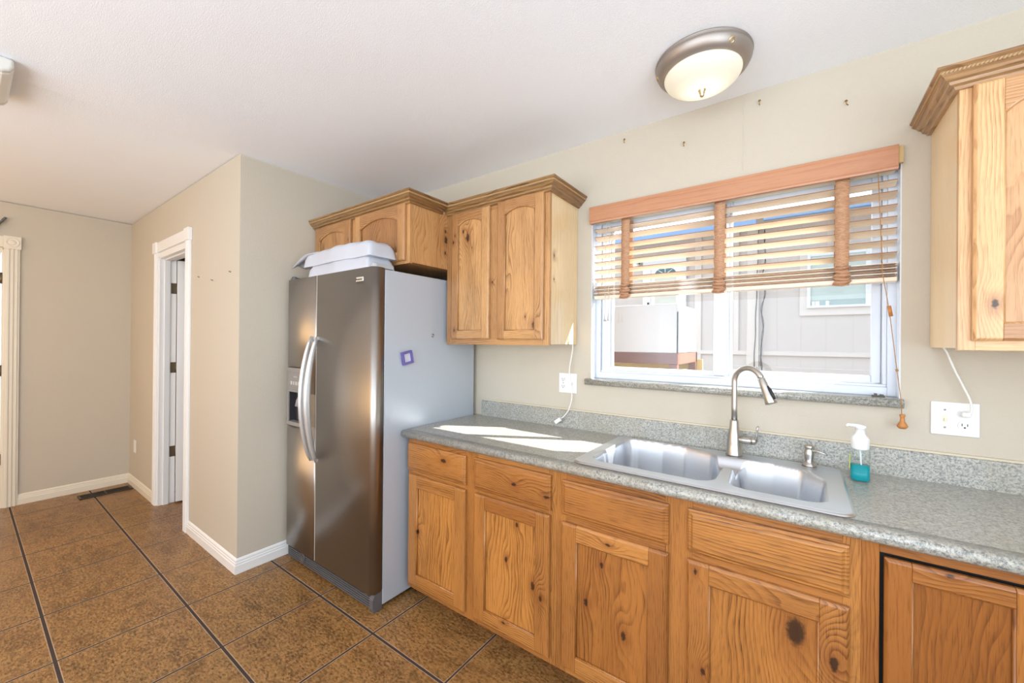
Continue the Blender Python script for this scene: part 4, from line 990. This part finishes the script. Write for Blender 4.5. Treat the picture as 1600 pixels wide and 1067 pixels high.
# eave: soffit, fascia with blue metal gutter, roof
m = MB(); m.box(-9, 6, NY-0.35, NY+0.05, 2.66, 2.68); build('soffit', m, TRIMW, t)
BLUE = plain('slate_blue_metal', (120, 150, 190), 0.45, 0.1)
m = MB(); m.box(-9, -0.36, NY-0.40, NY-0.35, 2.56, 2.70).box(-0.30, 16, NY-0.40, NY-0.35, 2.62, 2.70); build('gutter', m, BLUE, t, 0.008)
m = MB(); m.prism([(NY-0.37, 2.70), (NY+3.2, 3.14), (NY+3.2, 3.10), (NY-0.37, 2.67)], 0, -9, 16); build('roof', m, BLUE, t)
# house window
wx0, wx1, wz0, wz1 = 0.055, 0.545, 1.765, 2.31
m = MB(); m.box(wx0-0.06, wx1+0.06, NY-0.02, NY, wz0-0.075, wz1+0.07); build('window_casing', m, TRIMW, t, 0.002)
m = MB(); m.box(wx0, wx0+0.028, NY-0.045, NY-0.015, wz0, wz1).box(wx1-0.045, wx1, NY-0.045, NY-0.015, wz0, wz1).box(wx0+0.028, wx1-0.045, NY-0.044, NY-0.015, wz0, wz0+0.022).box(wx0+0.028, wx1-0.045, NY-0.044, NY-0.015, wz1-0.03, wz1)
wf = build('window_frame', m, VINYL, t, 0.002)
m = MB(); m.box(wx0+0.028, wx1-0.045, NY-0.028, NY-0.024, wz0+0.02, wz1-0.02); build('pane', m, plain('grey_green_window', (150, 172, 176), 0.12, coat=0.5), wf)
build('window_shade', MB().box(wx0+0.028, wx1-0.045, NY-0.031, NY-0.0285, wz0+0.075, wz1-0.02), plain('grey_green_shade', (178, 194, 194), 0.6), wf)
for a_, b_ in ((0.040, 0.062), (0.068, 0.100), (0.150, 0.175)): build('sill_jar', MB().box(wx0+a_, wx0+b_, NY-0.034, NY-0.0285, wz0+0.022, wz0+0.065), PLASTW, wf, 0.001)
# house door with fan window
m = MB(); m.box(-1.60, -1.50, NY-0.04, NY, 0.4, 2.36).box(-1.16, -1.09, NY-0.04, NY, 0.4, 2.36).box(-1.60, -1.09, NY-0.045, NY, 2.36, 2.45); df = build('door_casing', m, VINYL, t, 0.003)
build('door_leaf', MB().box(-1.50, -1.16, NY-0.03, NY, 0.4, 2.36), plain('white_house_door', (234, 236, 240), 0.4), df)
m = MB(); P = [(-1.33+0.125*math.cos(a), 2.235+0.085*math.sin(a)) for a in [PI*i/16 for i in range(17)]]; m.prism(P, 1, NY-0.036, NY-0.029); fw = build('fan_window', m, plain('dark_teal_glass', (70, 110, 124), 0.1), df)
m = MB()
for a in (PI/4, PI/2, 3*PI/4): m.tube([(-1.33, NY-0.037, 2.235), (-1.33+0.12*math.cos(a), NY-0.037, 2.235+0.08*math.sin(a))], 0.005, 6)
build('muntin', m, VINYL, fw)
build('lower_glass', MB().box(-1.455, -1.205, NY-0.033, NY-0.029, 1.5, 2.20), plain('grey_door_glass', (196, 200, 196), 0.2), df)
build('door_handle', MB().box(-1.535, -1.520, NY-0.07, NY-0.04, 1.78, 1.90), BLACK, df, 0.003)
t = thing('porch_lamp', 'small white porch lamp beside the neighbouring door', 'lamp', (-1.66, NY-0.05, 2.38))
build('lamp_body', MB().lathe([(0.03, 0), (0.04, 0.02), (0.035, 0.06), (0.0, 0.075)], (-1.67, NY-0.09, 2.33), None, 20), PLASTW, t)
build('lamp_bracket', MB().box(-1.69, -1.65, NY-0.09, NY-0.002, 2.395, 2.43), FDARK, t, 0.003)
# hanging cables
BK = plain('black_cable', (40, 38, 40), 0.6)
for xs_, lb in (((-0.365, -0.355, -0.36, -0.40), 'left thin black cable hanging down the neighbouring house wall'), ((-0.305, -0.285, -0.32, -0.335), 'right tangled black cable hanging down the neighbouring house wall')):
    P = []; 
    for i in range(40):
        s = i/39; z_ = 2.62-1.5*s; x_ = xs_[0]+(xs_[-1]-xs_[0])*s+0.010*math.sin(s*23+xs_[1]*9)*(1 if xs_[0] > -0.33 else 0.3); P.append((x_, NY-0.035, z_))
    m = MB().tube(P, 0.0035, 6)
    if xs_[0] > -0.33: m.tube([(p[0]+0.012*math.sin(i*0.8), p[1]-0.004, p[2]) for i, p in enumerate(P)], 0.003, 6)
    tag(build('hanging_cable', m, BK, None, loc=(xs_[0], NY-0.03, 1.9)), lb, 'cable', 'cables on the neighbouring wall')
# boxy air cooler on a brown wooden stand right outside the left pane
AX0, AX1, AY0, AY1, AZ0, AZ1 = -1.32, -0.592, 0.50, 1.06, 1.338, 1.640
t = thing('evaporative_cooler', 'large off-white metal cooler box outside the left window pane', 'cooler', ((AX0+AX1)/2, 0.78, AZ0))
COOL = plain('off_white_cooler_metal', (186, 181, 178), 0.45, var=0.04)
m = MB(); m.box(AX0, AX1-0.012, AY0, AY0+0.02, AZ0, AZ1); build('front_panel', m, COOL, t, 0.003)
r = 0.10; pr = [(AX1-0.012, AY0+0.004), (AX1, AY0+0.004)] + [(AX1-r+r*math.cos(a), AY1-r+r*math.sin(a)) for a in [PI/2*i/10 for i in range(11)]] + [(AX0, AY1), (AX0, AY1-0.02), (AX1-0.012, AY1-0.14)]
m = MB(); m.prism(pr, 2, AZ0+0.004, AZ1-0.006, smooth=False); m.box(AX0, AX1-0.10, AY0+0.02, AY1-0.01, AZ1-0.03, AZ1-0.008); build('side_panel', m, plain('white_cooler_side', (196, 197, 198), 0.45), t)
build('panel_gap', MB().box(AX1-0.0125, AX1-0.006, AY0+0.001, AY0+0.006, AZ0+0.002, AZ1-0.05), BLACK, t)
t = thing('cooler_stand', 'weathered brown wooden stand under the cooler box outside', 'stand', ((AX0+AX1)/2, 0.78, GZ))
BR = oak('weathered_brown_wood', 'x', (), t.location, (124, 78, 62), (84, 48, 38))
build('stand_rail', MB().box(AX0, AX1-0.006, AY0-0.002, AY0+0.04, 1.268, AZ0).box(AX1-0.045, AX1-0.006, AY0+0.04, AY1, 1.268, AZ0).box(AX0, AX1-0.006, AY1-0.04, AY1, 1.268, AZ0), BR, t, 0.002)
for x_, y_ in ((AX1-0.055, AY0), (AX1-0.055, AY1-0.04), (AX0, AY0), (AX0, AY1-0.04)): build('leg', MB().box(x_, x_+0.045, y_, y_+0.045, GZ, 1.268), BR, t, 0.002)
build('yellow_board', MB().box(AX0, AX1-0.06, AY0+0.06, AY1-0.02, 1.205, 1.215).box(AX0, AX1+0.03, AY1, AY1+0.02, 0.9, 1.285), plain('yellow_board', (226, 196, 120), 0.7, var=0.1), t)
